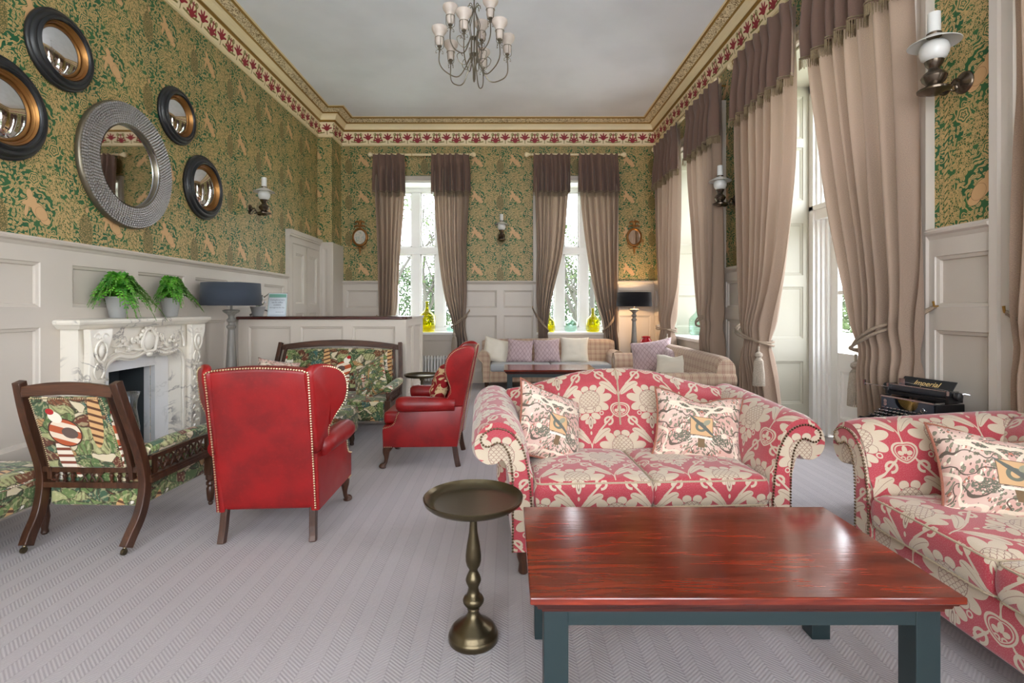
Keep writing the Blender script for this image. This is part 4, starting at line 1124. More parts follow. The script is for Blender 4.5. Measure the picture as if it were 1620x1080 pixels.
# ---------------------------------------------------------------- plaid sofas
def plaid_sofa(label, loc, rz, W, D, nc, zb=.79, seatmat='slate_cloth'):
    t = thing('plaid_sofa', label, 'sofa', loc, rz, 'beige plaid sofas'); P = M_['plaid']
    prof = catmull([(W-.19, 0, .14), (W-.19, 0, .42), (W-.19, 0, .52), (W-.16, 0, .59), (W-.10, 0, .625), (W-.03, 0, .61), (W, 0, .55), (W-.02, 0, .49), (W-.06, 0, .46), (W-.08, 0, .40), (W-.08, 0, .14)], 4)
    arc = [0]
    for a, b in zip(prof, prof[1:]): arc.append(arc[-1]+(a-b).length)
    N = len(prof)-1
    for sg in (-1, 1):
        m = MB(); m.grid(lambda i, j: (sg*prof[int(round(i*N))].x, j*D, prof[int(round(i*N))].z), N, 8, lambda i, j: (j*D, arc[int(round(i*N))]))
        for y in (0, D):
            vs = [(sg*p.x, y, p.z) for p in prof]; m.add(vs, [list(range(N+1))])
        a = m.build('arm', P, t, angle=60); q = MB(); q.tube([(sg*p.x, -.002, p.z) for p in prof], .006, 6); q.build('piping', M_['lining'], a)
    bp = [(D-.26, .25), (D-.23, .45), (D-.2, .62), (D-.185, .72), (D-.15, zb-.015), (D-.09, zb), (D-.03, zb-.025), (D, zb-.1), (D, .5), (D, .14)]
    bp = [(p.x, p.y) for p in catmull([(a, b, 0) for a, b in bp], 4)]; ba = [0]
    for a, b in zip(bp, bp[1:]): ba.append(ba[-1]+math.dist(a, b))
    NB = len(bp)-1
    def bf(i, j):
        x = (-1+2*i)*(W-.04); y, z = bp[int(round(j*NB))]; e = abs(-1+2*i)
        return (x, y, z-(.03*max(0, (e-.9)/.1)**2+.008*e)*(z > .6))
    m = MB(); m.grid(bf, 30, NB, lambda i, j: ((-1+2*i)*W, ba[int(round(j*NB))]))
    for e in (0, 1): m.add([bf(e, j/NB) for j in range(NB+1)], [list(range(NB+1))])
    bk = m.build('backrest', P, t, angle=60)
    q = MB(); q.tube([bf(.5, j/NB) for j in range(NB-6)], .004, 6); q.build('piping', M_['lining'], bk)
    MB().rbox((0, D/2-.01, .225), (W-.1, D/2-.015, .085), .015, 3).build('seat_base', P, t, weld=.0005)
    w = (W-.195)*2/nc
    for k in range(nc): box_cushion('seat_cushion', M_[seatmat], t, (-(W-.195)+w*(k+.5), (D-.24)/2, .365), (w/2-.003, (D-.22)/2, .06), .03, .015)
    for x in (-W+.13, W-.13):
        for y in (.06, D-.06): MB().lathe([(.014, 0), (.02, .01), (.018, .04), (.026, .1), (.03, .145)], (x, y, 0), 12).build('foot', M_['walnut'], t)
    return t
plaid_sofa('long beige plaid sofa with four cushions against the back wall', (.665, 7.98, 0), 0, 1.14, .70, 2)
plaid_sofa('beige plaid sofa side-on beside the right windows', (1.59, 6.53, 0), R(-90), 1.27, .765, 2, .80, 'plaid')
gb = 'cushions on the long plaid sofa'
cushion('plain cream cushion leaning on the left arm of the plaid sofa', M_['calico'], (-.18, 8.28, .61), (R(-20), R(14), R(10)), .48, .42, .08, gb, seed=1)
cushion('pink honeycomb print cushion next to the leaning cream cushion', M_['honey'], (.19, 8.22, .605), (R(-14), R(5), R(2)), .43, .39, .07, gb, seed=2)
cushion('pink honeycomb print cushion next to the upright square cream cushion', M_['honey'], (.62, 8.23, .61), (R(-14), R(-2), 0), .44, .39, .07, gb, seed=3)
cushion('plain cream square cushion right of the pink print cushions', M_['calico'], (1.07, 8.26, .62), (R(-14), R(1), 0), .47, .43, .08, gb, seed=4)
gb = 'cushions on the side-on plaid sofa'
cushion('large pink honeycomb cushion with ruched edge at the sofa end under the lamp', M_['honey'], (2.02, 7.22, .61), (R(-20), R(-10), R(-30)), .60, .50, .09, gb, seed=5)
cushion('small pink honeycomb cushion half hidden behind the slumped cream one', M_['honey'], (2.16, 6.72, .58), (R(-20), R(8), R(-60)), .40, .36, .07, gb, seed=6)
cushion('slumped cream cushion on the side-on plaid sofa', M_['calico'], (2.10, 6.42, .57), (R(-30), R(-6), R(-40)), .56, .36, .09, gb, seed=7, dent=.3)

# ---------------------------------------------------------------- coffee tables
def coffee_table(label, x0, x1, y0, y1, H=.478):
    t = thing('coffee_table', label, 'coffee table', ((x0+x1)/2, (y0+y1)/2, 0), 0, 'mahogany topped coffee tables with teal legs')
    hx, hy = (x1-x0)/2, (y1-y0)/2
    MB().box(-hx, hx, -hy, hy, H-.022, H).build('table_top', M_['mahog'], t, smooth_=False, bevel=.004)
    m = MB(); prof = [(.012, H-.022), (.014, H-.032), (.022, H-.036), (.024, H-.046), (.036, H-.052), (.036, H-.06)]
    for (d0, z0), (d1, z1) in zip(prof, prof[1:]):
        a = [(-hx+d0, -hy+d0, z0), (hx-d0, -hy+d0, z0), (hx-d0, hy-d0, z0), (-hx+d0, hy-d0, z0)]; b = [(-hx+d1, -hy+d1, z1), (hx-d1, -hy+d1, z1), (hx-d1, hy-d1, z1), (-hx+d1, hy-d1, z1)]
        m.add(a+b, [(k, (k+1) % 4, 4+(k+1) % 4, 4+k) for k in range(4)])
    m.add([(-hx+.012, -hy+.012, H-.0221), (hx-.012, -hy+.012, H-.0221), (hx-.012, hy-.012, H-.0221), (-hx+.012, hy-.012, H-.0221)], [(0, 1, 2, 3)])
    m.build('edge_moulding', M_['mahogany_dark'], t, smooth_=False)
    m = MB(); k = .045
    for y in (-hy+k, hy-k-.022): m.box(-hx+k+.05, hx-k-.05, y, y+.022, H-.105, H-.03)
    for x in (-hx+k, hx-k-.022): m.box(x, x+.022, -hy+k+.05, hy-k-.05, H-.105, H-.03)
    m.build('apron', M_['teal'], t, smooth_=False)
    for a in (-1, 1):
        for b in (-1, 1):
            cx, cy = a*(hx-k-.033), b*(hy-k-.033); MB().box(cx-.036, cx+.036, cy-.036, cy+.036, 0, H-.03).build('leg', M_['teal'], t, smooth_=False, bevel=.003)
coffee_table('mahogany topped coffee table with teal legs in the foreground', .062, 1.305, 1.452, 2.12)
coffee_table('mahogany topped coffee table in front of the long plaid sofa', -.058, 1.18, 6.79, 7.45)
# ---------------------------------------------------------------- fireplace
fp = thing('fireplace', 'carved white marble fireplace surround below the round mirrors', 'fireplace', (0, 0, 0))
Y0, Y1, XF = 3.56, 4.98, -2.99
PF_ = lambda u, z, d: (XL+d, u, z)
# opening outline with an arched serpentine head
op = [(3.80, 0), (3.80, .62), (3.79, .74), (3.80, .82), (3.84, .875), (3.92, .905), (4.0, .89), (4.10, .885), (4.20, .915), (4.27, .925), (4.34, .915), (4.44, .885), (4.54, .89), (4.60, .90), (4.655, .87), (4.68, .82), (4.685, .74), (4.68, .62), (4.68, 0)]
oc = [(p.x, p.y) for p in catmull([(a, b, 0) for a, b in op[1:-1]], 4)]
oc = [op[0]]+oc+[op[-1]]
m = MB()
def strip(lo, hi_fn, x0, x1):
    pass
# front board between the opening and the outer rectangle
top = 1.15
for (a, b), (c, d) in zip(oc, oc[1:]):
    if abs(a-c) > 1e-6: m.add([(XF, a, b), (XF, c, d), (XF, c, top), (XF, a, top)], [(0, 1, 2, 3)])
    m.add([(XF, a, b), (XF, c, d), (XL+.03, c, d), (XL+.03, a, b)], [(0, 1, 2, 3)])
m.box(XL+.01, XF, Y0, 3.79, 0, top); m.box(XL+.01, XF, 4.686, Y1, 0, top)
m.add([(XF, 3.79, .62), (XF, 3.80, .62), (XF, 3.80, top), (XF, 3.79, top)], [(0, 1, 2, 3)])
m.build('surround', M_['marble'], fp, angle=30)
# mouldings following the opening
m = MB()
for off, r, x in ((.022, .014, XF+.004), (.055, .009, XF+.002)):
    pts = []
    for k in range(len(oc)):
        a = oc[max(k-1, 0)]; b = oc[min(k+1, len(oc)-1)]; dx, dz = b[0]-a[0], b[1]-a[1]; L = math.hypot(dx, dz) or 1
        pts.append((x, oc[k][0]-dz/L*off, oc[k][1]+dx/L*off))
    m.tube(pts, r, 8)
m.build('arch_moulding', M_['marble'], fp)
# shelf with serpentine moulded edge
m = MB(); sh = [(0, 1.15), (.01, 1.15), (.03, 1.165), (.035, 1.175), (.05, 1.185), (.055, 1.2), (.05, 1.215), (.03, 1.222), (0, 1.222)]
def shelf_ring(o):
    c = []
    for k in range(25):
        t = k/24; y = lerp(Y0-.01-o, Y1+.01+o, t); bow = .03*math.sin(PI*clampf((t-.15)/.7))**2
        c.append((XF+.012+o+bow, y))
    return [(XL+.005, Y0-.01-o)]+c+[(XL+.005, Y1+.01+o)]
rings = [[(x, y, z) for x, y in shelf_ring(o)] for o, z in sh]; n = len(rings[0]); vs = [v for r_ in rings for v in r_]; fs = []
for i in range(len(rings)-1):
    for k in range(n-1): fs.append((i*n+k, i*n+k+1, (i+1)*n+k+1, (i+1)*n+k))
fs.append(list(range(n))); fs.append([(len(rings)-1)*n+k for k in range(n)][::-1]); m.add(vs, fs); m.build('mantel_shelf', M_['marble'], fp, angle=35)
# scroll brackets and pilaster carving
for yc, ww in ((3.68, .10), (4.83, .10)):
    m = MB(); X = XF
    ol = [(yc-ww*1.05, 1.15), (yc-ww, 1.09), (yc-ww*.8, .98), (yc-ww*.75, .86), (yc-ww*.8, .78), (yc-ww*.72, .3), (yc-ww*.72, .13), (yc+ww*.72, .13), (yc+ww*.72, .3), (yc+ww*.8, .78), (yc+ww*.75, .86), (yc+ww*.8, .98), (yc+ww, 1.09), (yc+ww*1.05, 1.15)]
    puff(m, ol, 0, .05, lambda a, c, q: (X-.01+q+.03*smooth((c-.85)/.25), a, c), .012, 3)
    m.box(X-.0, X+.055, yc-ww*1.0, yc+ww*1.0, 0, .13); m.box(X, X+.05, yc-ww*.9, yc+ww*.9, .765, .785)
    pil = m.build('pilaster', M_['marble'], fp, angle=45)
    c = MB(); xs = X+.055
    c.tube([(xs+.012, yc+.052*math.sin(a)*(1-.35*max(0, -math.cos(a))), .985+.075*math.cos(a)) for a in [2*PI*k/22 for k in range(22)]], .009, 7, loop=True)
    c.sphere((xs+.012, yc, .99), .035, 10, 7, (.4, .8, 1.3))
    for s in (-1, 1):
        c.tube([(xs+.01, yc+s*(.03+.035*math.cos(a)*(1-a/9)), 1.09+.03*math.sin(a)*(1-a/9)) for a in [k*.5 for k in range(13)]], .008, 6)
        c.tube([(xs-.004, yc+s*(.015+.03*math.sin(k*.5)), .9-.03*k*.6) for k in range(7)], .008, 6)
    for k in range(13): c.tube([(X+.042, yc+.0, .74-.045*k), (X+.052, yc+.03*(1 if k % 2 else -1), .75-.045*k), (X+.046, yc+.045*(1 if k % 2 else -1), .72-.045*k)], [.012, .011, .004], 6)
    c.build('carving', M_['marble'], pil)
# central cartouche with leafy scrolls
c = MB(); yc, zc = 4.24, 1.03; X = XF+.008
c.tube([(X+.012, yc+.085*math.cos(a)+.006*math.sin(5*a), zc+.095*math.sin(a)+.006*math.cos(4*a)) for a in [2*PI*k/30 for k in range(30)]], .014, 8, loop=True)
c.sphere((X, yc, zc), .075, 14, 8, (.38, 1, 1.1))
random.seed(3)
for s in (-1, 1):
    for k in range(9):
        y = yc+s*(.11+.03*k); z = zc+.035*math.sin(k*1.3)-.004*k; r = .034-.0025*k; ph = random.random()*6
        c.tube([(X+.008, y+r*(1-q/11)*math.cos(ph+q*.6), z+r*(1-q/11)*math.sin(ph+q*.6)) for q in range(10)], [.008*(1-q/12)+.002 for q in range(10)], 6)
        c.sphere((X+.004, y, z), .014, 7, 5)
    c.tube([(X+.006, yc+s*(.08+.035*k), .965-.012*math.sin(k*.9)+.006*k) for k in range(10)], [.013-.0008*k for k in range(10)], 7)
    c.tube([(X+.006, yc+s*(.41+.05*math.sin(k*.5)), 1.08-.03*k+.012*math.cos(k)) for k in range(5)], .009, 6)
for k in range(7): a = PI*.15+PI*.7*k/6; c.sphere((X+.01, yc+.105*math.cos(a), zc+.11*math.sin(a)), .019, 8, 6, (.7, 1, 1))
c.sphere((X+.012, yc, zc-.11), .03, 10, 6, (.6, 1.3, .8)); c.build('cartouche', M_['marble'], fp)
# white marble slips and the dark firebox
m = MB(); xs = XL+.045
m.box(XL+.005, xs, 3.80, 3.98, 0, .965); m.box(XL+.005, xs, 4.50, 4.68, 0, .965); m.box(XL+.005, xs, 3.98, 4.50, .80, .965)
m.box(XL-.05, XL+.004, 4.495, 4.499, 0, .8); m.build('inner_slip', M_['white_marble'], fp, smooth_=False, bevel=.002)
m = MB(); m.box(XL-.29, XL-.271, 3.93, 4.55, 0, .85); m.box(XL-.28, XL-.01, 4.50, 4.51, 0, .82); m.box(XL-.28, XL-.01, 3.97, 3.98, 0, .82); m.box(XL-.28, XL, 3.97, 4.51, .80, .81); m.box(XL-.28, XL+.01, 3.97, 4.51, .0, .012)
m.add([(XL-.27, 3.98, 0), (XL-.27, 4.12, 0), (XL-.27, 4.12, .8), (XL-.27, 3.98, .8)], [(0, 1, 2, 3)])
m.build('firebox', M_['ironblack'], fp, smooth_=False)
MB().box(XL+.05, XF+.28, 3.5, 5.04, .0, .02).build('hearth', M_['white_marble'], fp, smooth_=False, bevel=.004)

# ---------------------------------------------------------------- reception counter
ct = thing('reception_counter', 'tall panelled bar counter with mahogany top behind the settee', 'counter', (0, 0, 0))
CX0, CX1, CY0, CY1, CZ = -3.05, -1.185, 5.82, 6.92, 1.17
m = MB(); PC = lambda u, z, d: (u, CY0-d, z); PS = lambda u, z, d: (CX1+d, u, z)
m.box(CX0, CX1, CY0, CY0+.1, 0, CZ); m.box(CX1-.1, CX1, CY0, CY1, 0, CZ)
panelling(m, PC, CX0, CX1, 0, CZ, [(-2.94, -2.46, .32, 1.09), (-2.35, -1.87, .32, 1.09), (-1.76, -1.28, .32, 1.09)], dp=.03, rec=.004, cap=False)
panelling(m, PS, CY0-.03, CY1, 0, CZ, [(CY0+.09, CY0+.42, .32, 1.09), (CY0+.52, CY1-.08, .32, 1.09)], dp=.03, rec=.004, cap=False)
m.build('body', M_['counter'], ct, smooth_=False)
m = MB(); ol = [(CX0-.02, CY0+.28), (CX0-.02, CY0-.055)]+[(CX1-.03+.07*math.sin(a), CY0+.015-.07*math.cos(a)) for a in [PI/2*k/6 for k in range(7)]]+[(CX1+.04, CY0+.28)]
m.prism(ol, CZ, CZ+.034, 'xy'); m.build('counter_top', M_['mahogany_dark'], ct, smooth_=False, bevel=.01)
MB().box(CX1-.32, CX1+.045, CY0+.281, CY1, CZ, CZ+.03).build('side_top', M_['counter'], ct, smooth_=False, bevel=.006)
MB().box(CX1-.1, CX1+.02, CY1, CY1+.02, 0, CZ-.15).build('end_board', M_['walnut'], ct, smooth_=False)

# counter things
def wpt(px, py, Y): return ((px-804)*Y/810, Y, 1.3-(py-487)*Y/810)
t = thing('potted_plant', 'small grey pot with white flowers and dark leaves on the counter', 'potted plant', (-2.90, 5.93, CZ+.034))
MB().lathe([(.05, 0), (.056, .004), (.08, .10), (.084, .105), (.084, .115), (.074, .115), (.05, .02), (.0, .02)], seg=20).build('pot', M_['zinc'], t)
random.seed(11); m = MB(); f = MB(); st = MB()
for k in range(60):
    a = random.random()*6.28; r = .02+.07*random.random(); z = .12+.12*random.random(); c = Vector((r*math.cos(a), r*math.sin(a), z)); s = .03+.012*random.random()
    d = Vector((math.cos(a), math.sin(a), random.uniform(-.2, .6))).normalized(); b = d.cross(Vector((0, 0, 1))).normalized()
    m.add([c-d*s, c+b*s*.55, c+d*s, c-b*s*.55], [(0, 1, 2, 3)])
for k in range(9):
    a = random.random()*6.28; r = .03+.06*random.random(); c = (r*math.cos(a), r*math.sin(a), .16+.06*random.random()); f.sphere(c, .014, 7, 5); st.tube([(0, 0, .1), c], .003, 5)
m.build('leaves', M_['hedge'], t); f.build('flowers', M_['white'], t); st.build('stems', M_['stem'], t)
t = thing('tabletop_sign', 'small printed notice in a clear stand on the counter', 'sign', (-2.715, 5.98, CZ+.034), rot=(R(-10), 0, R(4)))
MB().box(-.095, .115, -.004, .0, 0, .27).build('card', M_['card'], t, smooth_=False)
MB().box(-.088, .108, -.0055, -.004, .225, .262).build('green_band', M_['card_green'], t, smooth_=False)
m = MB(); e = .004
for z in (.012, .222): m.box(-.09, .11, -.0055, -.004, z, z+.0025)
for x in (-.09, .107): m.box(x, x+.0025, -.0055, -.004, .012, .222)
m.build('printed_border', M_['card_green'], t, smooth_=False)
MB().box(-.1, .12, .001, .004, -.002, .28).build('stand', M_['clear'], t, smooth_=False)
def text(name, s, size, mat, parent, loc, rot=(PI/2, 0, 0), shear=0., align='CENTER', ext=.0006):
    c = bpy.data.curves.new(name, 'FONT'); c.body = s; c.size = size; c.align_x = align; c.shear = shear; c.extrude = ext; c.resolution_u = 3
    c.materials.append(mat); tmp = bpy.data.objects.new('tmp', c); COL.objects.link(tmp); me = bpy.data.meshes.new_from_object(tmp); bpy.data.objects.remove(tmp); bpy.data.curves.remove(c); o = bpy.data.objects.new(name, me); COL.objects.link(o); o.parent = parent; o.location = loc; o.rotation_euler = rot; return o
for s, z, sz in (('Complimentary', .185, .026), ('tea & coffee', .155, .026), ('available', .125, .026), ('throughout the day', .095, .0215), ('please help yourself', .045, .011)):
    text('lettering', s, sz, M_['ink'], t, (.01 if sz > .012 else .04, -.0062, z))
t = thing('driftwood_branch', 'bare forked twig lying on the counter behind the lampshade', 'twig', (-2.97, 6.05, CZ+.034))
MB().tube([(-.08, 0, .012), (.0, .0, .05), (.06, 0, .20), (.14, .01, .27)], [.014, .012, .009, .005], 7).build('stick', M_['grey_wood'], t)
MB().tube([(0, 0, .05), (.1, 0, .07), (.18, 0, .04)], [.01, .009, .006], 7).build('side_shoot', M_['grey_wood'], t)

# ---------------------------------------------------------------- ferns on the mantel
def fern(label, loc, seed, droop=1., spread=1., nf=90):
    t = thing('potted_fern', label, 'potted fern', loc, group='ferns on the mantel shelf')
    MB().lathe([(.05, 0), (.053, .003), (.078, .15), (.083, .155), (.083, .165), (.074, .165), (.053, .03), (0, .03)], seg=24).build('pot', M_['zinc'], t)
    MB().lathe([(0, .148), (.072, .148)], seg=16).build('soil', M_['bark'], t)
    random.seed(seed); m = MB(); st = MB()
    for k in range(nf):
        a = random.random()*2*PI; el = random.random(); L = (.22+.17*random.random())*spread
        ca, sa = math.cos(a), math.sin(a)
        if ca < 0: L *= .7                                # the wall side is short
        reach = L*(.35+.65*el); rise = .07+.13*(1-el)
        N = 13; pts = []
        for i in range(N+1):
            s = i/N; pts.append(Vector((ca*reach*s*(.62 if ca > 0 else .35), sa*reach*s, .165+rise*math.sin(PI*.62*s)*1.1-droop*.30*L*s**2.2*(.55+el)*1.6)))
        st.tube(pts, .0022, 4)
        for i in range(1, N+1):
            p = pts[i]; tg = (pts[i]-pts[i-1]).normalized(); b = tg.cross(Vector((0, 0, 1))).normalized() if abs(tg.z) < .97 else Vector((sa, -ca, 0)); b = (b+Vector((0, 0, random.uniform(-.25, .1)))).normalized()
            ln = .036*math.sin(PI*min(1, .12+.95*i/N))**.7+.004; w = .0125
            for s in (-1, 1):
                q = p+b*s*ln+tg*ln*.25+Vector((0, 0, -.15*ln)); m.add([p-tg*w*.5, p+b*s*ln*.5-tg*w*.9+tg*ln*.1, q, p+b*s*ln*.5+tg*w*.9+tg*ln*.1], [(0, 1, 2, 3)])
    f = m.build('fronds', M_['fern'], t, smooth_=False); st.build('stems', M_['stem'], f)
    return t
fern('bushy green fern in a grey pot at the left on the mantel', (-3.045, 3.99, 1.223), 5, .85, 1.2, 130)
fern('smaller green fern in a grey pot at the right on the mantel', (-3.045, 4.62, 1.223), 9, .75, 1.0, 105)

# ---------------------------------------------------------------- floor lamps
def floor_lamp(label, loc, shademat, lit=False):
    t = thing('floor_lamp', label, 'floor lamp', loc, group='turned floor lamps with drum shades')
    MB().lathe([(.16, 0), (.165, .01), (.16, .03), (.10, .05), (.05, .08), (.045, .12)], seg=28).build('base', M_['grey_wood'], t)
    pf = [(.045, .12), (.06, .15), (.07, .2), (.066, .4), (.055, .65), (.04, .9), (.032, 1.05), (.03, 1.08), (.045, 1.10), (.046, 1.115), (.03, 1.13), (.028, 1.15), (.043, 1.165), (.044, 1.18), (.028, 1.20), (.028, 1.215), (.04, 1.235), (.075, 1.26), (.082, 1.275), (.06, 1.285), (.012, 1.285), (.01, 1.36)]
    MB().lathe(pf, seg=24).build('pole', M_['grey_wood'], t)
    r0, r1, z0, z1 = .285, .272, 1.325, 1.555
    s = MB().lathe([(r0, z0), (r1, z1)], seg=48); s.f = [f for f in s.f if len(f) == 4]
    sh = s.build('lamp_shade', M_[shademat], t, solid=.004)
    m = MB()
    for k in range(3): a = k*2*PI/3; m.tube([(0, 0, 1.53), (r1*math.cos(a), r1*math.sin(a), 1.53)], .003, 5)
    m.tube([(0, 0, 1.36), (0, 0, 1.53)], .006, 6); m.build('shade_carrier', M_['steel'], sh)
    b = MB(); b.sphere((0, 0, 1.42), .03, 12, 8, (1, 1, 1.25))
    if lit:
        g = G('warm_bulb'); e = g.nt.nodes.new('ShaderNodeEmission'); e.inputs[0].default_value = lin((255, 214, 160)); e.inputs[1].default_value = 30; g.nt.links.new(e.outputs[0], g.out.inputs[0])
        b.build('bulb', g.m, t)
        l = bpy.data.lights.new('bulb_light', 'POINT'); l.energy = 42; l.color = (1, .62, .30); l.shadow_soft_size = .035; lo = bpy.data.objects.new('bulb_light', l); COL.objects.link(lo); lo.parent = t; lo.location = (0, 0, 1.42)
    else: b.build('bulb', M_['opal'], t)
    return t
floor_lamp('tall turned floor lamp with dark grey drum shade beside the fireplace', (-2.85, 5.27, 0), 'shade')
floor_lamp('lit floor lamp with black drum shade in the far right corner', (2.07, 8.42, 0), 'shade_black', True)

# ---------------------------------------------------------------- round mirrors on the left wall
def convex_mirror(label, y, z, D):
    t = thing('convex_mirror', label, 'mirror', (XL, y, z), group='black and gold convex mirrors')
    r = D/2
    MB().lathe([(r*.69, .0), (r*.98, .0), (r, .008), (r, .022), (r*.97, .03), (r*.94, .032), (r*.92, .048), (r*.86, .056), (r*.82, .052), (r*.80, .058), (r*.76, .066), (r*.73, .062), (r*.715, .05), (r*.71, .04)], seg=56, axis='x', closed=True).build('outer_frame', M_['bframe'], t, angle=50)
    MB().lathe([(r*.715, .048), (r*.70, .052), (r*.69, .046), (r*.675, .036), (r*.665, .038), (r*.65, .028), (r*.64, .016), (r*.63, .018), (r*.625, .01), (r*.625, .0)], seg=56, axis='x', closed=True).build('inner_frame', M_['gold'], t, angle=50)
    m = MB(); pr = [(r*.635*math.sin(a), .012+(r*.16)*(math.cos(a*1.0)-math.cos(1.2))/(1-math.cos(1.2))*1.) for a in [1.2*k/14 for k in range(15)]]; pr = [(x/math.sin(1.2), z) for x, z in pr]
    m.lathe(pr[::-1], seg=56, axis='x'); m.build('mirror_glass', M_['mirror'], t, angle=180)
    return t
convex_mirror('black framed convex mirror, topmost at the left of the group', 3.59, 3.10, .54)
convex_mirror('large black framed convex mirror cut by the left edge of the photo', 3.16, 2.54, .64)
convex_mirror('black framed convex mirror upper right of the silver mirror', 4.85, 3.115, .53)
convex_mirror('black framed convex mirror lower right of the silver mirror', 5.27, 2.535, .65)
t = thing('beaded_mirror', 'large round mirror with wide beaded silver frame above the mantel', 'mirror', (XL, 4.22, 2.465))
MB().lathe([(.30, 0), (.505, 0), (.51, .01), (.51, .035), (.50, .045), (.40, .055), (.335, .05), (.325, .04), (.325, .015)], seg=72, axis='x', closed=True).build('frame', M_['pewter'], t, angle=45)
m = MB()
for k in range(9):
    r = .347+.0182*k; n = int(2*PI*r/.0235); zz = .053-.001*abs(k-3)
    for i in range(n):
        a = 2*PI*(i+.5*(k % 2))/n; m.sphere((zz, r*math.cos(a), r*math.sin(a)), .0108, 6, 4, (1.0, 1, 1))
m.build('beading', M_['bead'], t)
MB().lathe([(.327, .012), (.333, .03), (.326, .05)], seg=64, axis='x', closed=True).build('inner_rim', M_['steel'], t)
MB().add([(.02, .328*math.cos(k*PI/32), .328*math.sin(k*PI/32)) for k in range(64)], [list(range(64))]).build('mirror_glass', M_['mirror'], t, smooth_=False)

# ---------------------------------------------------------------- gilt girandole mirrors on the back wall
def girandole(label, x):
    t = thing('gilt_wall_mirror', label, 'mirror', (x, YB, 2.53), group='small gilt mirrors on the back wall'); G_ = M_['gold']
    m = MB(); n = 36; prof = [(1.0, 0), (1.0, .025), (.95, .045), (.86, .05), (.78, .035), (.74, .03), (.74, .01)]
    vs = [(.135*s*math.cos(2*PI*i/n), -d, .165*s*math.sin(2*PI*i/n)) for i in range(n) for s, d in prof]; k = len(prof)
    m.add(vs, [(i*k+j, ((i+1) % n)*k+j, ((i+1) % n)*k+j+1, i*k+j+1) for i in range(n) for j in range(k-1)]); m.build('oval_frame', G_, t)
    m = MB(); vs = [(.1*math.cos(2*PI*i/n), -.02, .122*math.sin(2*PI*i/n)) for i in range(n)]; m.add(vs, [list(range(n))]); m.build('mirror_glass', M_['mirror'], t)
    m = MB()      # eagle crest: body, spread wings and leaves
    m.sphere((0, -.03, .24), .03, 10, 8, (1, .7, 1.3)); m.sphere((.012, -.035, .285), .015, 8, 6); m.tube([(.02, -.04, .285), (.035, -.045, .28)], [.006, .002], 5)
    for s in (-1, 1):
        m.tube([(0, -.03, .25), (s*.04, -.03, .275), (s*.075, -.025, .262), (s*.085, -.02, .235)], [.016, .018, .014, .004], 8)
        m.tube([(s*.01, -.03, .19), (s*.05, -.035, .20), (s*.09, -.03, .19), (s*.10, -.02, .165)], [.014, .016, .012, .005], 8)
    m.sphere((0, -.03, .19), .022, 8, 6); m.build('eagle_crest', G_, t)
    m = MB(); m.sphere((0, -.03, -.19), .022, 8, 6)
    for k2 in range(5): m.sphere((0, -.028, -.21-.024*k2), .022-.0035*k2, 8, 5, (1, .7, 1))
    for s in (-1, 1): m.tube([(0, -.03, -.18), (s*.05, -.035, -.19), (s*.06, -.03, -.17)], [.012, .011, .004], 7)
    m.build('pendant_leaf', G_, t)
    for s in (-1, 1):
        m = MB(); m.tube(catmull([(s*.02, -.03, -.17), (s*.08, -.09, -.2), (s*.13, -.10, -.15), (s*.13, -.10, -.09)], 5), .006, 6); m.lathe([(.01, 0), (.022, .006), (.02, .01), (.01, .012), (.012, .035), (.014, .04)], (s*.13, -.1, -.09), 12); m.build('candle_arm', G_, t)
    return t
girandole('small oval gilt mirror left of the left back window', -2.577); girandole('small oval gilt mirror right of the right back window', 2.19)

# ---------------------------------------------------------------- oil-lamp style wall sconces
def sconce(label, loc, rz, sc=1.):
    t = thing('wall_sconce', label, 'wall lamp', loc, rz, 'oil lamp style wall sconces'); t.scale = (sc, sc, sc)
    B = M_['bronze']; D = .15       # local: wall at y=0, out along -y
    m = MB(); m.lathe([(0, -.03), (.02, -.028), (.028, -.02), (.05, -.014), (.06, -.006), (.062, 0)], (0, 0, .03), 24, 'y'); m.build('backplate', B, t)
    m = MB(); m.tube(catmull([(0, -.01, .03), (0, -.05, .045), (0, -.075, .01), (0, -.1, -.03), (0, -.13, -.035), (0, -.16, -.02)], 5), .009, 8); m.tube([(.0, -.06+.018*math.cos(a), .0+.018*math.sin(a)) for a in [k*.5 for k in range(12)]], .005, 6); m.build('arm', B, t)
    c = (0, -D-.02, 0)
    m = MB(); m.lathe([(.012, -.045), (.03, -.04), (.045, -.03), (.078, -.02), (.08, -.01), (.05, .005), (.035, .015), (.055, .04), (.062, .06), (.05, .08), (.03, .095), (.026, .11), (.04, .13), (.046, .15), (.03, .152)], c, 28); f = m.build('oil_font', B, t)
    m = MB(); m.lathe([(.04, .15), (.058, .165), (.068, .19), (.071, .212), (.064, .24), (.05, .256), (.045, .258)], c, 28); m.build('glass_bowl', M_['opal'], t)
    m = MB(); m.lathe([(.04, .282), (.055, .275), (.122, .243), (.124, .246), (.056, .284), (.04, .292)], c, 36, closed=True); m.build('glass_shade', M_['opal'], t)
    m = MB(); m.lathe([(.034, .285), (.036, .29), (.036, .305), (.03, .31)], c, 20); m.build('collar', B, t)
    m = MB(); m.lathe([(.03, .30), (.031, .33), (.030, .42), (.026, .42), (.026, .31)], c, 24); m.build('chimney', M_['opal'], t)
    return t
sconce('oil lamp style sconce on the left wall', (XL, 6.25, 2.47), R(90))
sconce('oil lamp style sconce between the two back windows', (-.115, YB, 2.48), 0)
sconce('oil lamp style sconce on the right wall between the tall windows', (XR, 5.80, 2.49), R(-90))
sconce('large oil lamp style sconce nearest on the right wall', (XR, 2.885, 2.54), R(-90))

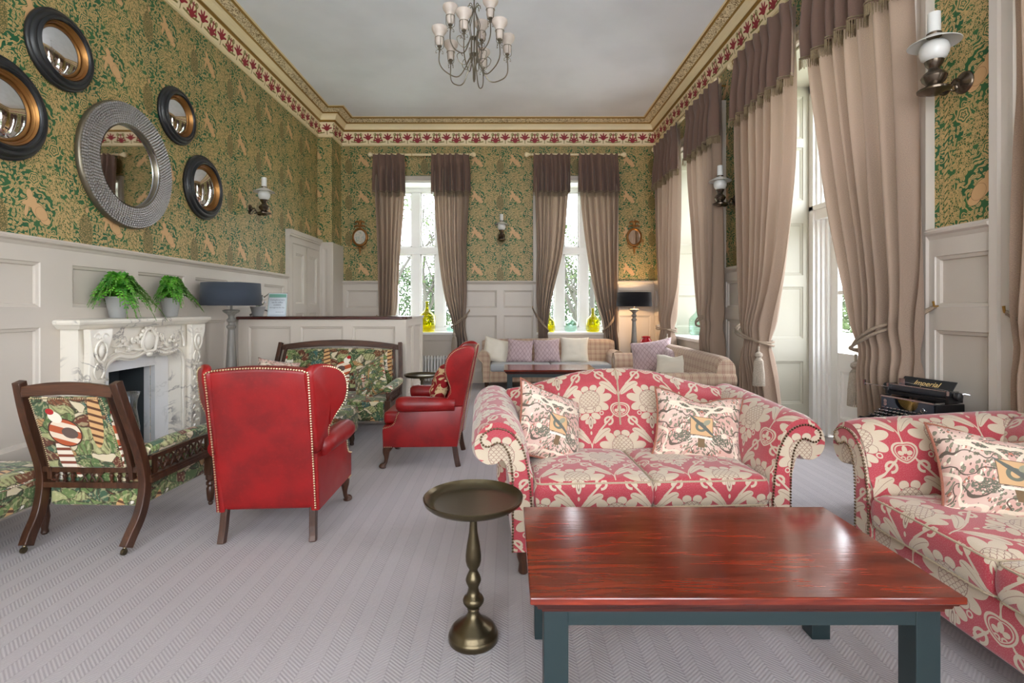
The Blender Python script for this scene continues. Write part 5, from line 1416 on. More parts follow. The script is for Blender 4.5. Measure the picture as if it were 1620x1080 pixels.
# ---------------------------------------------------------------- chandelier
ch = thing('chandelier', 'nine light wire chandelier with frosted bell shades on the ceiling', 'chandelier', (-.293, 4.4, 3.24))
W_ = M_['pewter']
m = MB(); m.tube([(0, 0, .62), (0, 0, 1.27)], .006, 8); m.lathe([(.05, 1.28), (.05, 1.27), (.02, 1.25)], seg=20); m.build('rod', W_, ch)
m = MB()
for k in range(8):
    a = 2*PI*k/8; ca, sa = math.cos(a), math.sin(a)
    p = [(.008, .02), (.012, .12), (.03, .2), (.028, .3), (.03, .38), (.045, .45), (.05, .5), (.02, .58), (.012, .62), (.03, .66), (.05, .655), (.055, .63)]
    m.tube(catmull([(r*ca, r*sa, z) for r, z in p], 4), .0035, 5)
m.lathe([(.0, -.005), (.01, .01), (.006, .03)], seg=10); m.lathe([(.03, .235), (.038, .24), (.03, .245)], seg=20); m.lathe([(.03, .375), (.034, .38), (.03, .385)], seg=20); m.build('wire_cage', W_, ch)
def ch_arm(a, R0, z0, zc, low):
    ca, sa = math.cos(a), math.sin(a)
    arm = MB(); p = [(.03, z0), (.05, z0-.07), (R0*.45, low), (R0*.8, low+.02), (R0, low+.09), (R0, zc)]
    arm.tube(catmull([(r*ca, r*sa, z) for r, z in p], 6), .005, 6)
    q = [(.03, z0-.02), (.08, z0-.10), (.13, z0-.08), (.15, z0-.03), (.12, z0-.005), (.10, z0-.03)]
    arm.tube(catmull([(r*ca, r*sa, z+.0) for r, z in q], 5), .003, 5)
    A = arm.build('arm', W_, ch)
    cx, cy = R0*ca, R0*sa
    c = MB(); c.lathe([(.006, -.01), (.014, 0), (.008, .012), (.02, .02), (.018, .03)], (cx, cy, zc), 12)
    for k in range(4):
        b = k*PI/2+a; cb, sb = math.cos(b), math.sin(b); c.tube(catmull([(cx+r*cb, cy+r*sb, zc+z) for r, z in ((.012, .0), (.034, .02), (.037, .06), (.036, .095))], 4), .0025, 5)
        c.tube(catmull([(cx+r*cb, cy+r*sb, zc+z) for r, z in ((.008, 0), (.028, -.015), (.03, -.035), (.02, -.03))], 4), .002, 5)
    c.tube([(cx+.036*math.cos(k*PI/8), cy+.036*math.sin(k*PI/8), zc+.095) for k in range(16)], .003, 5, loop=True); c.build('shade_holder', W_, A)
    s = MB(); s.lathe([(.018, .03), (.029, .042), (.033, .065), (.033, .10), (.040, .125), (.060, .15), (.066, .168), (.064, .182), (.056, .182), (.054, .165), (.036, .13), (.029, .10), (.027, .055)], (cx, cy, zc), 24); s.build('glass_shade', M_['alab'], A)
for k in range(6): ch_arm(R(18+60*k), .30, .24, .235 if k % 2 else .26, .03)
for k in range(3): ch_arm(R(75+120*k), .205, .39, .44, .24)

# ---------------------------------------------------------------- brass pedestal tables
def tray_table(label, loc, metal='brass'):
    t = thing('tray_side_table', label, 'side table', loc, group='round brass tray side tables')
    MB().lathe([(.094, 0), (.098, .004), (.098, .02), (.094, .03), (.088, .035), (.086, .045), (.075, .055), (.05, .07), (.03, .09), (.022, .105), (.021, .115)], seg=40).build('base', M_[metal], t, angle=50)
    MB().lathe([(.019, .112), (.024, .118), (.022, .125), (.028, .13), (.04, .145), (.042, .155), (.036, .168), (.026, .175), (.022, .19), (.02, .205), (.029, .225), (.031, .235), (.026, .25), (.017, .268), (.017, .276), (.026, .29), (.031, .31), (.031, .33), (.026, .37), (.017, .42), (.014, .46), (.014, .485), (.022, .495), (.025, .505), (.02, .515), (.015, .52), (.03, .528), (.03, .532)], seg=32).build('stem', M_[metal], t, angle=50)
    MB().lathe([(0, .530), (.15, .530), (.178, .534), (.192, .546), (.196, .561), (.193, .563), (.186, .552), (.172, .5405), (.15, .5375), (0, .5375)], seg=64).build('tray', M_[metal], t, angle=45)
    return t
tray_table('round brass tray table on turned stem left of the coffee table', (-.137, 2.013, 0))
tray_table('round tray table beside the far settee and counter', (-.965, 5.72, 0))

# ---------------------------------------------------------------- glass, jars and bottles
t = thing('hurricane_vase', 'tall clear glass hurricane vase standing on the fireplace hearth', 'vase', (-2.83, 3.80, .02))
MB().lathe([(.065, 0), (.07, .006), (.05, .014), (.014, .03), (.012, .12), (.018, .18), (.014, .22), (.03, .24), (.062, .275), (.077, .33), (.08, .39), (.07, .46), (.06, .53), (.063, .59), (.078, .64), (.085, .65), (.082, .648), (.058, .59), (.056, .53), (.067, .46), (.076, .39), (.073, .33), (.058, .28), (.02, .25)], seg=40).build('glass', M_['clear'], t, angle=180)
def demijohn(label, loc, mat, r=.135, h=.50, group=None, name='glass_demijohn'):
    t = thing(name, label, 'bottle', loc, group=group); k = r/.135; q = h/.5
    pr = [(.0, .02), (.10, .0), (.125, .012), (.135, .05), (.135, .20), (.13, .25), (.11, .29), (.07, .33), (.04, .36), (.028, .39), (.026, .44), (.024, .47), (.03, .475), (.03, .495), (.024, .5)]
    m = MB(); m.lathe([(a*k, z*q) for a, z in pr], seg=32); 
    for j in range(7): a = .05+.035*j; m.tube([((.1355*k)*math.cos(s*PI/12), (.1355*k)*math.sin(s*PI/12), (a+.006*math.sin(s*2))*q) for s in range(24)], .0018, 4, loop=True)
    m.build('glass', mat, t, angle=180); return t
demijohn('large yellow glass demijohn on the left back window sill', (-1.445, 9.12, .88), M_['yellow'], .145, .54, 'yellow glass demijohns')
demijohn('yellow glass demijohn at the right end of the right back sill', (1.50, 9.08, .88), M_['yellow'], .12, .42, 'yellow glass demijohns')
demijohn('yellow glass demijohn half hidden by the left curtain of the right back window', (.72, 9.08, .88), M_['yellow'], .11, .36, 'yellow glass demijohns')
demijohn('clear glass demijohn in the middle of the right back sill', (1.11, 9.08, .88), M_['aqua'], .11, .33, 'clear glass demijohns')
demijohn('small pale green glass jar at the right of the left back sill', (-1.03, 9.08, .88), M_['aqua'], .06, .14, 'clear glass demijohns', 'glass_jar')
demijohn('pale green glass demijohn on the sill of the right side window', (2.93, 7.92, .88), M_['aqua'], .13, .48, 'clear glass demijohns')
t = thing('round_side_table', 'small round wooden table under the red jar in the corner', 'side table', (2.16, 8.10, 0))
MB().lathe([(0, .575), (.15, .575), (.155, .585), (.15, .595), (0, .595)], seg=36).build('table_top', M_['walnut'], t)
MB().lathe([(.12, 0), (.13, .02), (.04, .05), (.03, .1), (.035, .3), (.025, .5), (.05, .575)], seg=20).build('pedestal', M_['walnut'], t)
t = thing('red_jar', 'glossy red ceramic jar below the lit floor lamp', 'jar', (2.18, 8.10, .595))
m = MB(); m.lathe([(.06, 0), (.07, .01), (.088, .04), (.095, .10), (.095, .16), (.085, .20), (.065, .225), (.06, .235), (.068, .24), (.072, .25), (.068, .26), (.055, .26), (.05, .23), (.08, .18), (.08, .05)], seg=32); m.build('body', M_['redglaze'], t, angle=180)

# ---------------------------------------------------------------- radiator
t = thing('radiator', 'white column radiator under the left back window', 'radiator', (-1.1, 8.82, 0))
proto = None
for k in range(11):
    x = -.42+.052*k
    if proto is None:
        m = MB()
        for y in (-.05, .0, .05): m.tube([(0, y, .06), (0, y, .10), (0, y, .40), (0, y, .44)], .0155, 8)
        m.tube([(0, -.05, .44), (0, -.045, .458), (0, .0, .465), (0, .045, .458), (0, .05, .44)], .019, 8); m.tube([(0, -.05, .07), (0, 0, .055), (0, .05, .07)], .019, 8)
        proto = m.build('column', M_['white'], t); proto.location = (x, 0, 0)
    else:
        c = proto.copy(); COL.objects.link(c); c.parent = t; c.location = (x, 0, 0)
m = MB(); m.tube([(-.46, 0, .09), (.13, 0, .09)], .013, 8); m.tube([(-.46, 0, .43), (.13, 0, .43)], .013, 8); m.tube([(-.46, 0, .09), (-.46, 0, 0)], .009, 8); m.build('pipe', M_['white'], t)
for x in (-.4, .08): MB().box(x-.012, x+.012, -.05, .05, 0, .06).build('foot', M_['white'], t)

# ---------------------------------------------------------------- typewriter on its stand
t = thing('typewriter_stand', 'low wooden stand behind the right damask sofa carrying the typewriter', 'side table', (2.32, 2.88, 0))
MB().box(-.22, .22, -.2, .2, .62, .65).build('table_top', M_['walnut_x'], t, smooth_=False, bevel=.004)
MB().box(-.20, .20, -.18, .18, .54, .62).build('apron', M_['walnut_x'], t, smooth_=False)
for a in (-.18, .18):
    for b in (-.16, .16): MB().box(a-.02, a+.02, b-.02, b+.02, 0, .54).build('leg', M_['walnut'], t, smooth_=False)
ty = thing('typewriter', 'antique black typewriter with gold lettering by the window trim', 'typewriter', (2.31, 2.90, .65), R(-76)); ty.scale = (.86, .86, .9)
BK = M_['black']; S = 1.0
m = MB(); m.prism([(-.26, 0), (.17, 0), (.17, .14), (-.06, .14), (-.08, .045), (-.22, .022), (-.26, .018)], -.175, -.155, 'yz'); m.prism([(-.26, 0), (.17, 0), (.17, .14), (-.06, .14), (-.08, .045), (-.22, .022), (-.26, .018)], .155, .175, 'yz')
m.box(-.175, .175, -.27, -.255, 0, .025); m.box(-.175, .175, .155, .17, 0, .14); m.box(-.165, .165, -.26, .16, 0, .012); m.build('frame', BK, ty, smooth_=False, bevel=.004)
# front plate with a half round opening
m = MB(); K = 16; X = [-.17+.34*k/ (K*2) for k in range(K*2+1)]
for a, b in zip(X, X[1:]):
    za = .152-(math.sqrt(max(0, .085**2-a*a))*.95 if abs(a) < .085 else 0); zb = .152-(math.sqrt(max(0, .085**2-b*b))*.95 if abs(b) < .085 else 0)
    for y in (-.085, -.077): m.add([(a, y, .05), (b, y, .05), (b, y, zb), (a, y, za)], [(0, 1, 2, 3)])
    m.add([(a, -.085, za), (b, -.085, zb), (b, -.077, zb), (a, -.077, za)], [(0, 1, 2, 3)])
m.build('front_plate', plain('typewriter_grey_black', (56, 62, 72), .3), ty, smooth_=False)
m = MB(); m.box(-.178, .178, -.09, -.08, .146, .156); m.box(-.178, -.168, -.09, .0, .146, .156); m.box(.168, .178, -.09, .0, .146, .156); m.build('top_rail', M_['steel'], ty, smooth_=False)
m = MB()
for k in range(24): a = PI*(.08+.84*k/23); m.tube([(.02*math.cos(a), -.03, .15-.02*math.sin(a)), (.078*math.cos(a), -.06, .152-.07*math.sin(a))], .0012, 4)
m.build('type_bars', M_['gilt'], ty)
m = MB(); m.lathe([(0, -.088), (.012, -.088), (.012, -.084)], (-.14, 0, .12), 16, 'y'); m.lathe([(0, -.088), (.012, -.088), (.012, -.084)], (-.14, 0, .10), 16, 'y'); m.build('badge', M_['steel'], ty)
m = MB(); m.tube([(.11+.012*math.cos(a), -.09, .1+.012*math.sin(a)) for a in [k*PI/6 for k in range(12)]], .003, 5, loop=True); m.tube([(.095, -.092, .1), (.14, -.094, .1)], .002, 5); m.build('ribbon_switch', M_['steel'], ty)
kp = None
for r in range(4):
    for c in range(11):
        x = -.135+.0255*c+.006*r-.008; y = -.105-.033*(3-r) ; z = .032+.014*r
        x = -.135+.0262*c-.004*(3-r)
        if kp is None:
            kk = MB(); kk.lathe([(0, .012), (.0095, .012), (.0105, .009), (.0095, .006), (.003, .005), (.002, -.02)], seg=12); kp = kk.build('key', M_['black'], ty); kp.location = (x, y, z)
            rr = MB(); rr.lathe([(.0096, .0125), (.0112, .0118), (.0112, .007), (.0096, .006)], seg=12); rk = rr.build('key_ring', M_['steel'], kp)
        else:
            o = kp.copy(); COL.objects.link(o); o.parent = ty; o.location = (x, y, z); o2 = rk.copy(); COL.objects.link(o2); o2.parent = o
MB().box(-.10, .10, -.232, -.218, .022, .034).build('space_bar', M_['steel'], ty, smooth_=False, bevel=.004)
cr = MB(); cr.box(-.2, .2, .0, .10, .155, .168); cr.box(-.205, -.19, -.01, .11, .155, .20); cr.box(.19, .205, -.01, .11, .155, .20)
cr.tube([(-.2, .1, .175), (.2, .1, .175)], .006, 8); cr.tube([(-.2, .0, .172), (.2, .0, .172)], .005, 8); cr.build('carriage', BK, ty, smooth_=False)
m = MB(); m.tube([(-.19, .035, .198), (.19, .035, .198)], .021, 24); m.build('platen', M_['rubber'], ty)
for s in (-1, 1):
    m = MB(); m.lathe([(.012, 0), (.014, .004), (.024, .008), (.026, .02), (.024, .032), (.01, .036)], (s*.21 if s > 0 else -.246, .035, .198), 18, 'x'); m.build('platen_knob', BK, ty)
    m = MB(); m.box(s*.195-.008, s*.195+.008, .0, .08, .17, .225); m.tube([(s*.2, .06, .2), (s*.235, .08, .215), (s*.25, .1, .21)], .005, 6); m.build('carriage_end', M_['steel'], ty)
m = MB(); m.tube([(-.2, .0, .20), (-.29, -.03, .205), (-.33, -.04, .207)], .003, 6); m.box(-.34, -.328, -.046, -.034, .195, .232); m.build('return_lever', M_['steel'], ty)
m = MB(); m.tube([(-.18, .005, .222), (.18, .005, .222)], .0035, 6); m.box(-.15, -.11, .045, .052, .215, .262); m.tube([(-.16, .055, .24), (.16, .055, .22)], .002, 5); m.build('paper_bail', M_['steel'], ty, smooth_=False)
pt = thing('paper_table', None, None); pt.parent = ty; pt.location = (0, .055, .215); pt.rotation_euler = (R(-38), 0, 0)
m = MB(); m.box(-.155, .18, 0, .004, 0, .075); m.build('paper_plate', BK, pt, smooth_=False, bevel=.002)
text('lettering', 'Imperial', .05, M_['goldink'], pt, (.01, -.0012, .02), shear=.25)
text('lettering', 'Imperial', .016, M_['steel'], ty, (.02, -.0862, .056), shear=.2)
m = MB(); m.box(.1762, .177, .0, .14, .015, .065); pl = m.build('side_plate', plain('side_plate_gold', (58, 54, 44), .4), ty, smooth_=False)
# ---------------------------------------------------------------- curtains
def drape(label, P, keys, folds, d0=.14, hook=None, tie=None, tassel=None, seed=0, group=None, zt=3.9, zv=3.27, loops=2, flr=.0, amp=1.):
    """keys: (z, a, b) edge positions along the wall, ascending z; P(u,z,d)"""
    t = thing('curtain', label, 'curtain', (0, 0, 0), group=group)
    keys = sorted(keys); zs = []; z = .015
    ztie = tie if tie else -9
    NZ = 60; nu = folds*12
    def edges(z):
        k = keys
        if z <= k[0][0]: return k[0][1:]
        for i in range(len(k)-1):
            if z <= k[i+1][0]:
                u = (z-k[i][0])/(k[i+1][0]-k[i][0])
                out = []
                for c in (1, 2):
                    p1, p2 = k[i][c], k[i+1][c]; m1 = ((k[i+1][c]-k[i-1][c])/(k[i+1][0]-k[i-1][0]) if i else (p2-p1)/(k[i+1][0]-k[i][0]))
                    m2 = ((k[i+2][c]-k[i][c])/(k[i+2][0]-k[i][0]) if i+2 < len(k) else (p2-p1)/(k[i+1][0]-k[i][0])); h = k[i+1][0]-k[i][0]
                    out.append((2*u**3-3*u*u+1)*p1+(u**3-2*u*u+u)*h*m1+(-2*u**3+3*u*u)*p2+(u**3-u*u)*h*m2)
                return out
        return k[-1][1:]
    wtop = abs(keys[-1][2]-keys[-1][1])
    def fn(i, j):
        z = lerp(.015, zt-.02, j); a, b = edges(z); w = abs(b-a)
        iw = i+.022*math.sin(2*PI*i*1.7+seed)+.012*math.sin(2*PI*i*4.1+seed*2); ph = 2*PI*folds*iw; wob = mnoise.noise(Vector((i*5+seed*7, z*.55, seed)))
        A = .040*(.55+.9*smooth((zt-z)/.7))*(.75+.5*min(1.2, wtop/max(w, .05)-1)) 
        if tie: A *= 1-.45*math.exp(-((z-tie)/.10)**2)
        u = lerp(a, b, i+.010*math.sin(ph*1.0+1)); f = math.sin(ph+wob*1.6); f = math.copysign(abs(f)**.75, f); A *= amp
        f2 = mnoise.noise(Vector((i*3.1+seed*3, z*.8, 4.)))*.02
        bulge = .05*math.sin(PI*clampf(i))**.8*(.6 if not tie else (1-.0*z))*math.exp(-((z-(tie or 1.2))/.25)**2)
        return P(u, z, d0+A*f+f2+bulge)
    L = 0
    m = MB(); m.grid(fn, nu, NZ, lambda i, j: (i*wtop*1.9, j*3.9))
    m.build('drape', M_['curtain'], t, angle=180)
    # attached brown flounce with pinch pleats
    def fv(i, j, lo=zv, hi=zt+.03, off=.035, aa=1.):
        z = lerp(lo, hi, j); a, b = edges(min(z, 3.88)); s = -1 if a > b else 1; a -= s*(.012+flr*(1-j)); b += s*(.012+flr*(1-j))
        iw = i+.022*math.sin(2*PI*i*1.7+seed)+.012*math.sin(2*PI*i*4.1+seed*2); ph = 2*PI*folds*iw; k = smooth((hi-z)/.5); top = math.exp(-((z-(zt-.09))/.05)**2)
        f = math.sin(ph+.3); A = (.014+.036*k)*amp
        kk = smooth((z-(zt-.22))/.2); pin = .035*max(0, math.cos(ph))**5*kk
        return P(lerp(a, b, i+.010*math.sin(2*ph)*kk), z-.012*(1-max(0, math.cos(ph)))*smooth((z-(zt-.02))/.04), d0+off+A*f+pin)
    m = MB(); m.grid(lambda i, j: fv(i, j), nu, 14, lambda i, j: (i*wtop*1.9, j*.65))
    fl = m.build('flounce', M_['curtain_dark'], t, angle=180)
    m = MB()        # bullion fringe, thread by thread, plus its braid
    nf = int(wtop*150)
    for k in range(nf):
        i = (k+.5)/nf; p = Vector(fv(i, .01, off=.042)); q = Vector(P(0, 0, 1))-Vector(P(0, 0, 0)); dz = .075+.008*math.sin(k*2.3); du = Vector(P(1, 0, 0))-Vector(P(0, 0, 0))
        w = wtop/nf*.42
        m.add([p-du*w, p+du*w, p+du*w*.7-Vector((0, 0, dz)), p-du*w*.7-Vector((0, 0, dz)), p+q*.006, p+q*.006-Vector((0, 0, dz))], [(0, 4, 5, 3), (4, 1, 2, 5)])
    m.build('fringe', M_['fringe'], fl, smooth_=False, fixn=False)
    m = MB(); m.tube([Vector(fv(k/80, .03, off=.042)) for k in range(81)], .006, 5); m.build('braid', M_['fringe'], fl)
    if tie and hook:
        a, b = edges(tie); lo_, hi_ = min(a, b), max(a, b); c = (lo_+hi_)/2; hw = (hi_-lo_)/2+.012; hu, hz = hook
        side = 1 if hu > c else -1
        m = MB()
        for q, dz in enumerate((0, -.035)[:loops]):
            far = c-side*hw
            pts = [P(hu, hz, .04)]
            for k in range(1, 11):
                s_ = k/10; pts.append(P(lerp(hu, far, s_), lerp(hz, tie, s_**.85)+dz*math.sin(PI*min(1, s_*1.1)), lerp(.05, d0+.075, min(1, s_*2.4))+.06*math.sin(PI*clampf((s_-.2)/.8))))
            pts += [P(c-side*hw*.9, tie+dz, d0-.06), P(c, tie+dz+.02, d0-.10), P(hu, hz-.02, .015)]
            pts = catmull(pts, 5); m.tube(pts, .0105, 6)
            # twist
            tw = []
            for k, p in enumerate(pts): p = Vector(p); tw.append(p+Vector((.006*math.cos(k*1.9), .006*math.sin(k*1.9), .006*math.cos(k*1.9+1))))
            m.tube(tw, .006, 5)
        m.build('tieback_cord', M_['cord'], t)
        h = MB(); h.tube([P(hu, hz, 0), P(hu, hz, .05), P(hu, hz+.03, .055)], .007, 6); h.build('tieback_hook', M_['gilt'], t)
    if tassel:
        tu, tz, td = tassel; c = P(tu, tz, td); m = MB()
        m.tube([(c[0], c[1], tz), (c[0], c[1], tz-.06)], .009, 6)
        m.lathe([(.01, 0), (.03, -.015), (.034, -.035), (.02, -.055), (.028, -.065), (.036, -.08), (.034, -.1)], (c[0], c[1], tz-.05), 16)
        for k in range(44):
            a = 2*PI*k/44; r = .034; m.tube([(c[0]+r*math.cos(a), c[1]+r*math.sin(a), tz-.13), (c[0]+(r+.012)*math.cos(a+.1), c[1]+(r+.012)*math.sin(a+.1), tz-.25), (c[0]+(r+.014+.004*math.sin(k*3))*math.cos(a), c[1]+(r+.014)*math.sin(a), tz-.36)], .0042, 4)
        m.build('tassel', M_['tassel'], t)
    return t
def bx_(px): return (px-804)*8.78/810          # back wall pixel column -> x at the curtain plane
def rx_(px): return 2.42*810/(px-804)           # right wall pixel column -> y at the curtain plane
gB, gR = 'linen curtains on the back wall', 'linen curtains on the right wall'
def bk(*rows): return [(z, bx_(a), bx_(b)) for z, a, b in rows]
def rk(*rows): return [(z, rx_(a), rx_(b)) for z, a, b in rows]
drape('linen curtain left of the left back window, falling behind the counter', PB, bk((3.9, 592, 640), (3.24, 594, 639), (2.3, 598, 633), (1.3, 600, 627), (1.0, 601, 622), (.0, 598, 626)), 5, .15, (bx_(594), 1.15), .98, group=gB, seed=1, flr=.02, amp=1.15)
drape('linen curtain right of the left back window, tied above the radiator', PB, bk((3.9, 684, 742), (3.24, 686, 742), (2.3, 693, 738), (1.5, 703, 738), (.98, 716, 736), (.6, 714, 741), (.0, 712, 742)), 6, .15, (bx_(742), 1.25), .98, group=gB, seed=2, flr=.02, amp=1.15, tassel=(bx_(720), .93, .26))
drape('linen curtain left of the right back window', PB, bk((3.9, 845, 900), (3.24, 846, 898), (2.3, 849, 890), (1.5, 848, 873), (.92, 851, 866), (.5, 850, 870), (.0, 848, 872)), 6, .15, (bx_(843), 1.3), .92, group=gB, seed=3, flr=.02, amp=1.15)
drape('linen curtain right of the right back window beside the lit lamp', PB, bk((3.9, 916, 975), (3.24, 917, 976), (2.3, 927, 975), (1.5, 941, 975), (.92, 955, 975), (.5, 954, 978), (.0, 952, 980)), 6, .15, (bx_(977), 1.3), .92, group=gB, seed=4, flr=.02, amp=1.15)
drape('linen curtain hanging nearest the far corner on the right wall', PR, rk((3.9, 1040, 1075), (3.24, 1038, 1075), (2.3, 1041, 1072), (1.5, 1045, 1069), (.98, 1050, 1064), (.6, 1047, 1067), (.0, 1046, 1068)), 6, .15, (8.32, 1.05), .98, group=gR, seed=5, tassel=(7.35, .93, .29))
drape('linen curtain at the near side of the sofa window', PR, rk((3.9, 1092, 1140), (3.24, 1090, 1139), (2.3, 1097, 1139), (1.6, 1104, 1139), (1.08, 1113, 1139), (.6, 1115, 1140), (.0, 1114, 1141)), 6, .15, (6.02, 1.30), 1.08, group=gR, seed=6)
drape('linen curtain with grey tassel on the far side of the french door', PR, rk((3.9, 1168, 1258), (3.24, 1167, 1255), (2.4, 1169, 1250), (1.7, 1172, 1238), (.98, 1184, 1214), (.6, 1180, 1222), (.0, 1177, 1236)), 7, .15, (5.50, 1.2), .98, group=gR, seed=7, tassel=(4.68, .95, .28))
drape('linen curtain on the near side of the french door behind the typewriter', PR, rk((3.9, 1280, 1432), (3.3, 1283, 1434), (2.4, 1306, 1442), (1.9, 1323, 1446), (1.4, 1345, 1450), (1.02, 1366, 1452), (.5, 1372, 1453), (.0, 1376, 1454)), 7, .15, (3.03, 1.31), 1.02, group=gR, seed=8, tassel=(3.55, .98, .16))
drape('linen curtain cut off by the right edge of the photo', PR, [(3.9, 1.5, 2.53), (3.24, 1.52, 2.53), (2.0, 1.6, 2.51), (1.1, 1.8, 2.50), (.0, 1.7, 2.50)], 7, .075, (2.60, 1.28), 1.1, group=gR, seed=9)

def pole(label, a, b, along, group):
    """a,b end points of the pole"""
    t = thing('curtain_pole', label, 'curtain pole', (0, 0, 0), group=group)
    MB().tube([a, b], .019, 14).build('rod', M_['cornice'], t)
    A, B = Vector(a), Vector(b); d = (B-A).normalized()
    for p, s in ((A, -1), (B, 1)):
        m = MB(); q = p+d*s*.045; m.sphere(q, .042, 14, 10); m.tube([p, p+d*s*.02], .028, 12); m.build('finial', M_['cornice'], t)
    n = 6; L = (B-A).length; pr = None
    spans = ((.02, .40), (.60, .98))
    for s0, s1 in spans:
        for k in range(6):
            c = A+(B-A)*lerp(s0, s1, k/5)
            if pr is None:
                m = MB(); m.tube([(0 if along == 'x' else .028*math.cos(q*PI/8), .028*math.cos(q*PI/8) if along == 'x' else 0, .028*math.sin(q*PI/8)) for q in range(16)], .004, 5, loop=True)
                m.tube([(0, 0, -.028), (0, 0, -.045)], .003, 4); pr = m.build('ring', M_['gilt'], t); pr.location = c
            else: o = pr.copy(); COL.objects.link(o); o.parent = t; o.location = c
    for s in (.03, .97):
        c = A+(B-A)*s; w = Vector((c.x, YB, c.z)) if along == 'x' else Vector((XR, c.y, c.z)); MB().tube([c, w], .010, 8).build('bracket', M_['gilt'], t)
    return t
pole('cream curtain pole over the left back window', (bx_(590), 8.77, 3.925), (bx_(745), 8.77, 3.925), 'x', 'cream curtain poles')
pole('cream curtain pole over the right back window', (bx_(837), 8.77, 3.925), (bx_(983), 8.77, 3.925), 'x', 'cream curtain poles')
pole('cream curtain pole over the side window nearest the far corner', (2.42, 8.45, 3.925), (2.42, 5.98, 3.925), 'y', 'cream curtain poles')
pole('cream curtain pole over the french door', (2.42, 5.52, 3.925), (2.42, 3.0, 3.925), 'y', 'cream curtain poles')
pole('cream curtain pole at the right edge of the photo', (2.42, 2.60, 3.925), (2.42, .5, 3.925), 'y', 'cream curtain poles')

# ---------------------------------------------------------------- garden outside
struct(MB().box(-60, 60, YB+.6, 90, -.6, -.45).build('ground', M_['grass'], smooth_=False))
struct(MB().box(XR+WT+.02, 60, -40, YB+.6, -.6, -.45).build('ground', M_['grass'], smooth_=False))
struct(MB().box(XR+WT, XR+3.2, -4, 9, -.44, -.06).build('terrace', M_['stone'], smooth_=False))
t = thing('garden_wall', 'low stone terrace wall outside the french door', 'wall', (5.9, 5.5, -.45))
MB().box(-.15, .15, -7, 5, 0, 1.2).build('wall_body', M_['stone'], t, smooth_=False)
MB().box(-.22, .22, -7, 5, 1.2, 1.3).build('coping', M_['stone'], t, smooth_=False)
def tree(label, loc, seed, H=6., leaves=1500, leafmat='leaf_out', r0=.14, lean=0., name='tree'):
    t = thing(name, label, 'tree', loc, group='trees beyond the windows'); rnd = random.Random(seed); m = MB(); tips = []
    def grow(p, d, L, r, lv):
        pts = [p]; q = Vector(p); dd = Vector(d)
        for k in range(5):
            dd = (dd+Vector((rnd.uniform(-.25, .25), rnd.uniform(-.25, .25), rnd.uniform(-.08, .16)))).normalized(); q = q+dd*L/5; pts.append(q.copy())
            if lv >= 2: tips.append(q.copy())
        m.tube(pts, [r*(1-.5*k/5) for k in range(6)], 6 if lv < 2 else 4, cap=False)
        if lv < 4:
            for k in range(rnd.choice((2, 3, 3))):
                s = rnd.choice(pts[2:]); nd = (dd+Vector((rnd.uniform(-1, 1), rnd.uniform(-1, 1), rnd.uniform(-.3, .6)))*.9).normalized(); grow(s, nd, L*rnd.uniform(.55, .8), r*.5, lv+1)
            grow(pts[-1], dd, L*.75, r*.5, lv+1)
    grow(Vector((0, 0, 0)), Vector((lean, 0, 1)).normalized(), H*.36, r0, 0)
    m.build('trunk', M_['bark'], t)
    f = MB()
    for k in range(leaves):
        c = rnd.choice(tips)+Vector((rnd.gauss(0, .12), rnd.gauss(0, .12), rnd.gauss(0, .12))); a = Vector((rnd.gauss(0, 1), rnd.gauss(0, 1), rnd.gauss(0, 1))).normalized(); b = a.cross(Vector((.3, .5, .8))).normalized(); s = rnd.uniform(.04, .075)
        f.add([c-a*s, c+b*s*.6, c+a*s, c-b*s*.6], [(0, 1, 2, 3)])
    f.build('leaves', M_[leafmat], t, smooth_=False, fixn=False)
    return t
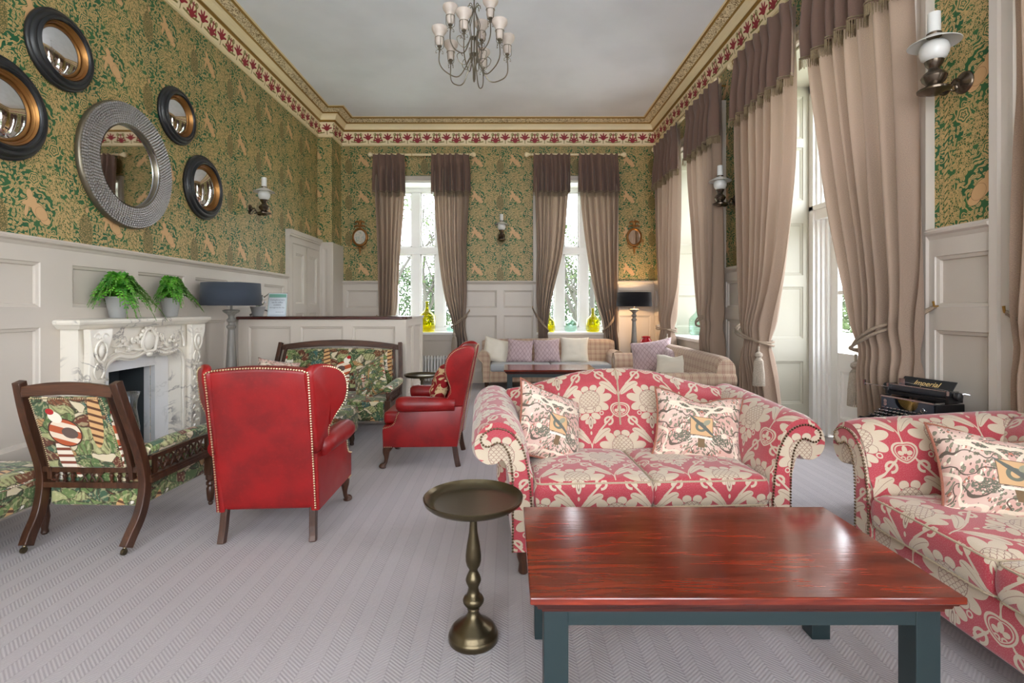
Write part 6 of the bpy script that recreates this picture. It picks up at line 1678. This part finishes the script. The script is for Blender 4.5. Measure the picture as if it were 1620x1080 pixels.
def bush(label, loc, seed, R_=(1.2, 1., .9), n=9000, mat='hedge'):
    t = thing('shrub', label, 'shrub', loc, group='shrubs beyond the windows'); rnd = random.Random(seed); f = MB()
    for k in range(n):
        d = Vector((rnd.gauss(0, 1), rnd.gauss(0, 1), rnd.gauss(0, 1))).normalized(); q = rnd.uniform(.75, 1)*(1+.2*mnoise.noise(d*2.2+Vector((seed, 0, 0))))
        c = Vector((d.x*R_[0]*q, d.y*R_[1]*q, R_[2]+d.z*R_[2]*q)); a = Vector((rnd.gauss(0, 1), rnd.gauss(0, 1), rnd.gauss(0, 1))).normalized(); b = a.cross(d).normalized(); s = rnd.uniform(.05, .09)
        f.add([c-a*s, c+b*s*.6, c+a*s, c-b*s*.6], [(0, 1, 2, 3)])
    f.build('foliage', M_[mat], t, smooth_=False, fixn=False)
    st = MB()
    for k in range(5): st.tube([(rnd.uniform(-.1, .1), rnd.uniform(-.1, .1), 0), (rnd.uniform(-.4, .4)*R_[0], rnd.uniform(-.4, .4)*R_[1], R_[2])], .03, 5)
    st.build('stems', M_['bark'], t)
tree('bare branching tree in the garden beyond the left back window', (-3.25, 15, -.45), 3, 8.5, 1400)
tree('bare twiggy tree seen in the right light of the left back window', (-3.3, 21, -.45), 8, 8., 1600, lean=-.1)
tree('leafy young tree beyond the right back window', (2.5, 16, -.45), 5, 7.5, 4200)
tree('leaning leafy tree beyond the right side of the right back window', (3.3, 22, -.45), 12, 8, 4200, lean=-.2)
bush('green garden shrub beyond the left back window', (-5.0, 23.5, -.45), 1, (2.6, 1.3, 1.9)); bush('pale green garden shrub right of it beyond the left back window', (-2.2, 27.5, -.45), 2, (2.8, 1.3, 2.1), mat='leaf_out')
bush('green garden shrub beyond the right back window', (2.6, 25.5, -.45), 3, (2.4, 1.4, 2.0)); bush('wide shrub at the far right beyond the right back window', (6.8, 28.5, -.45), 4, (2.6, 1.4, 2.2), mat='leaf_out')
bush('round shrub behind the low terrace wall', (9.0, 9.5, -.45), 5, (1.6, 1.6, 1.2)); bush('tall shrub further along the terrace wall', (11, 14.0, -.45), 6, (2.2, 1.8, 1.7), mat='leaf_out')
tree('leafy tree beyond the french door and terrace wall', (12, 17, -.45), 21, 7, 2400)
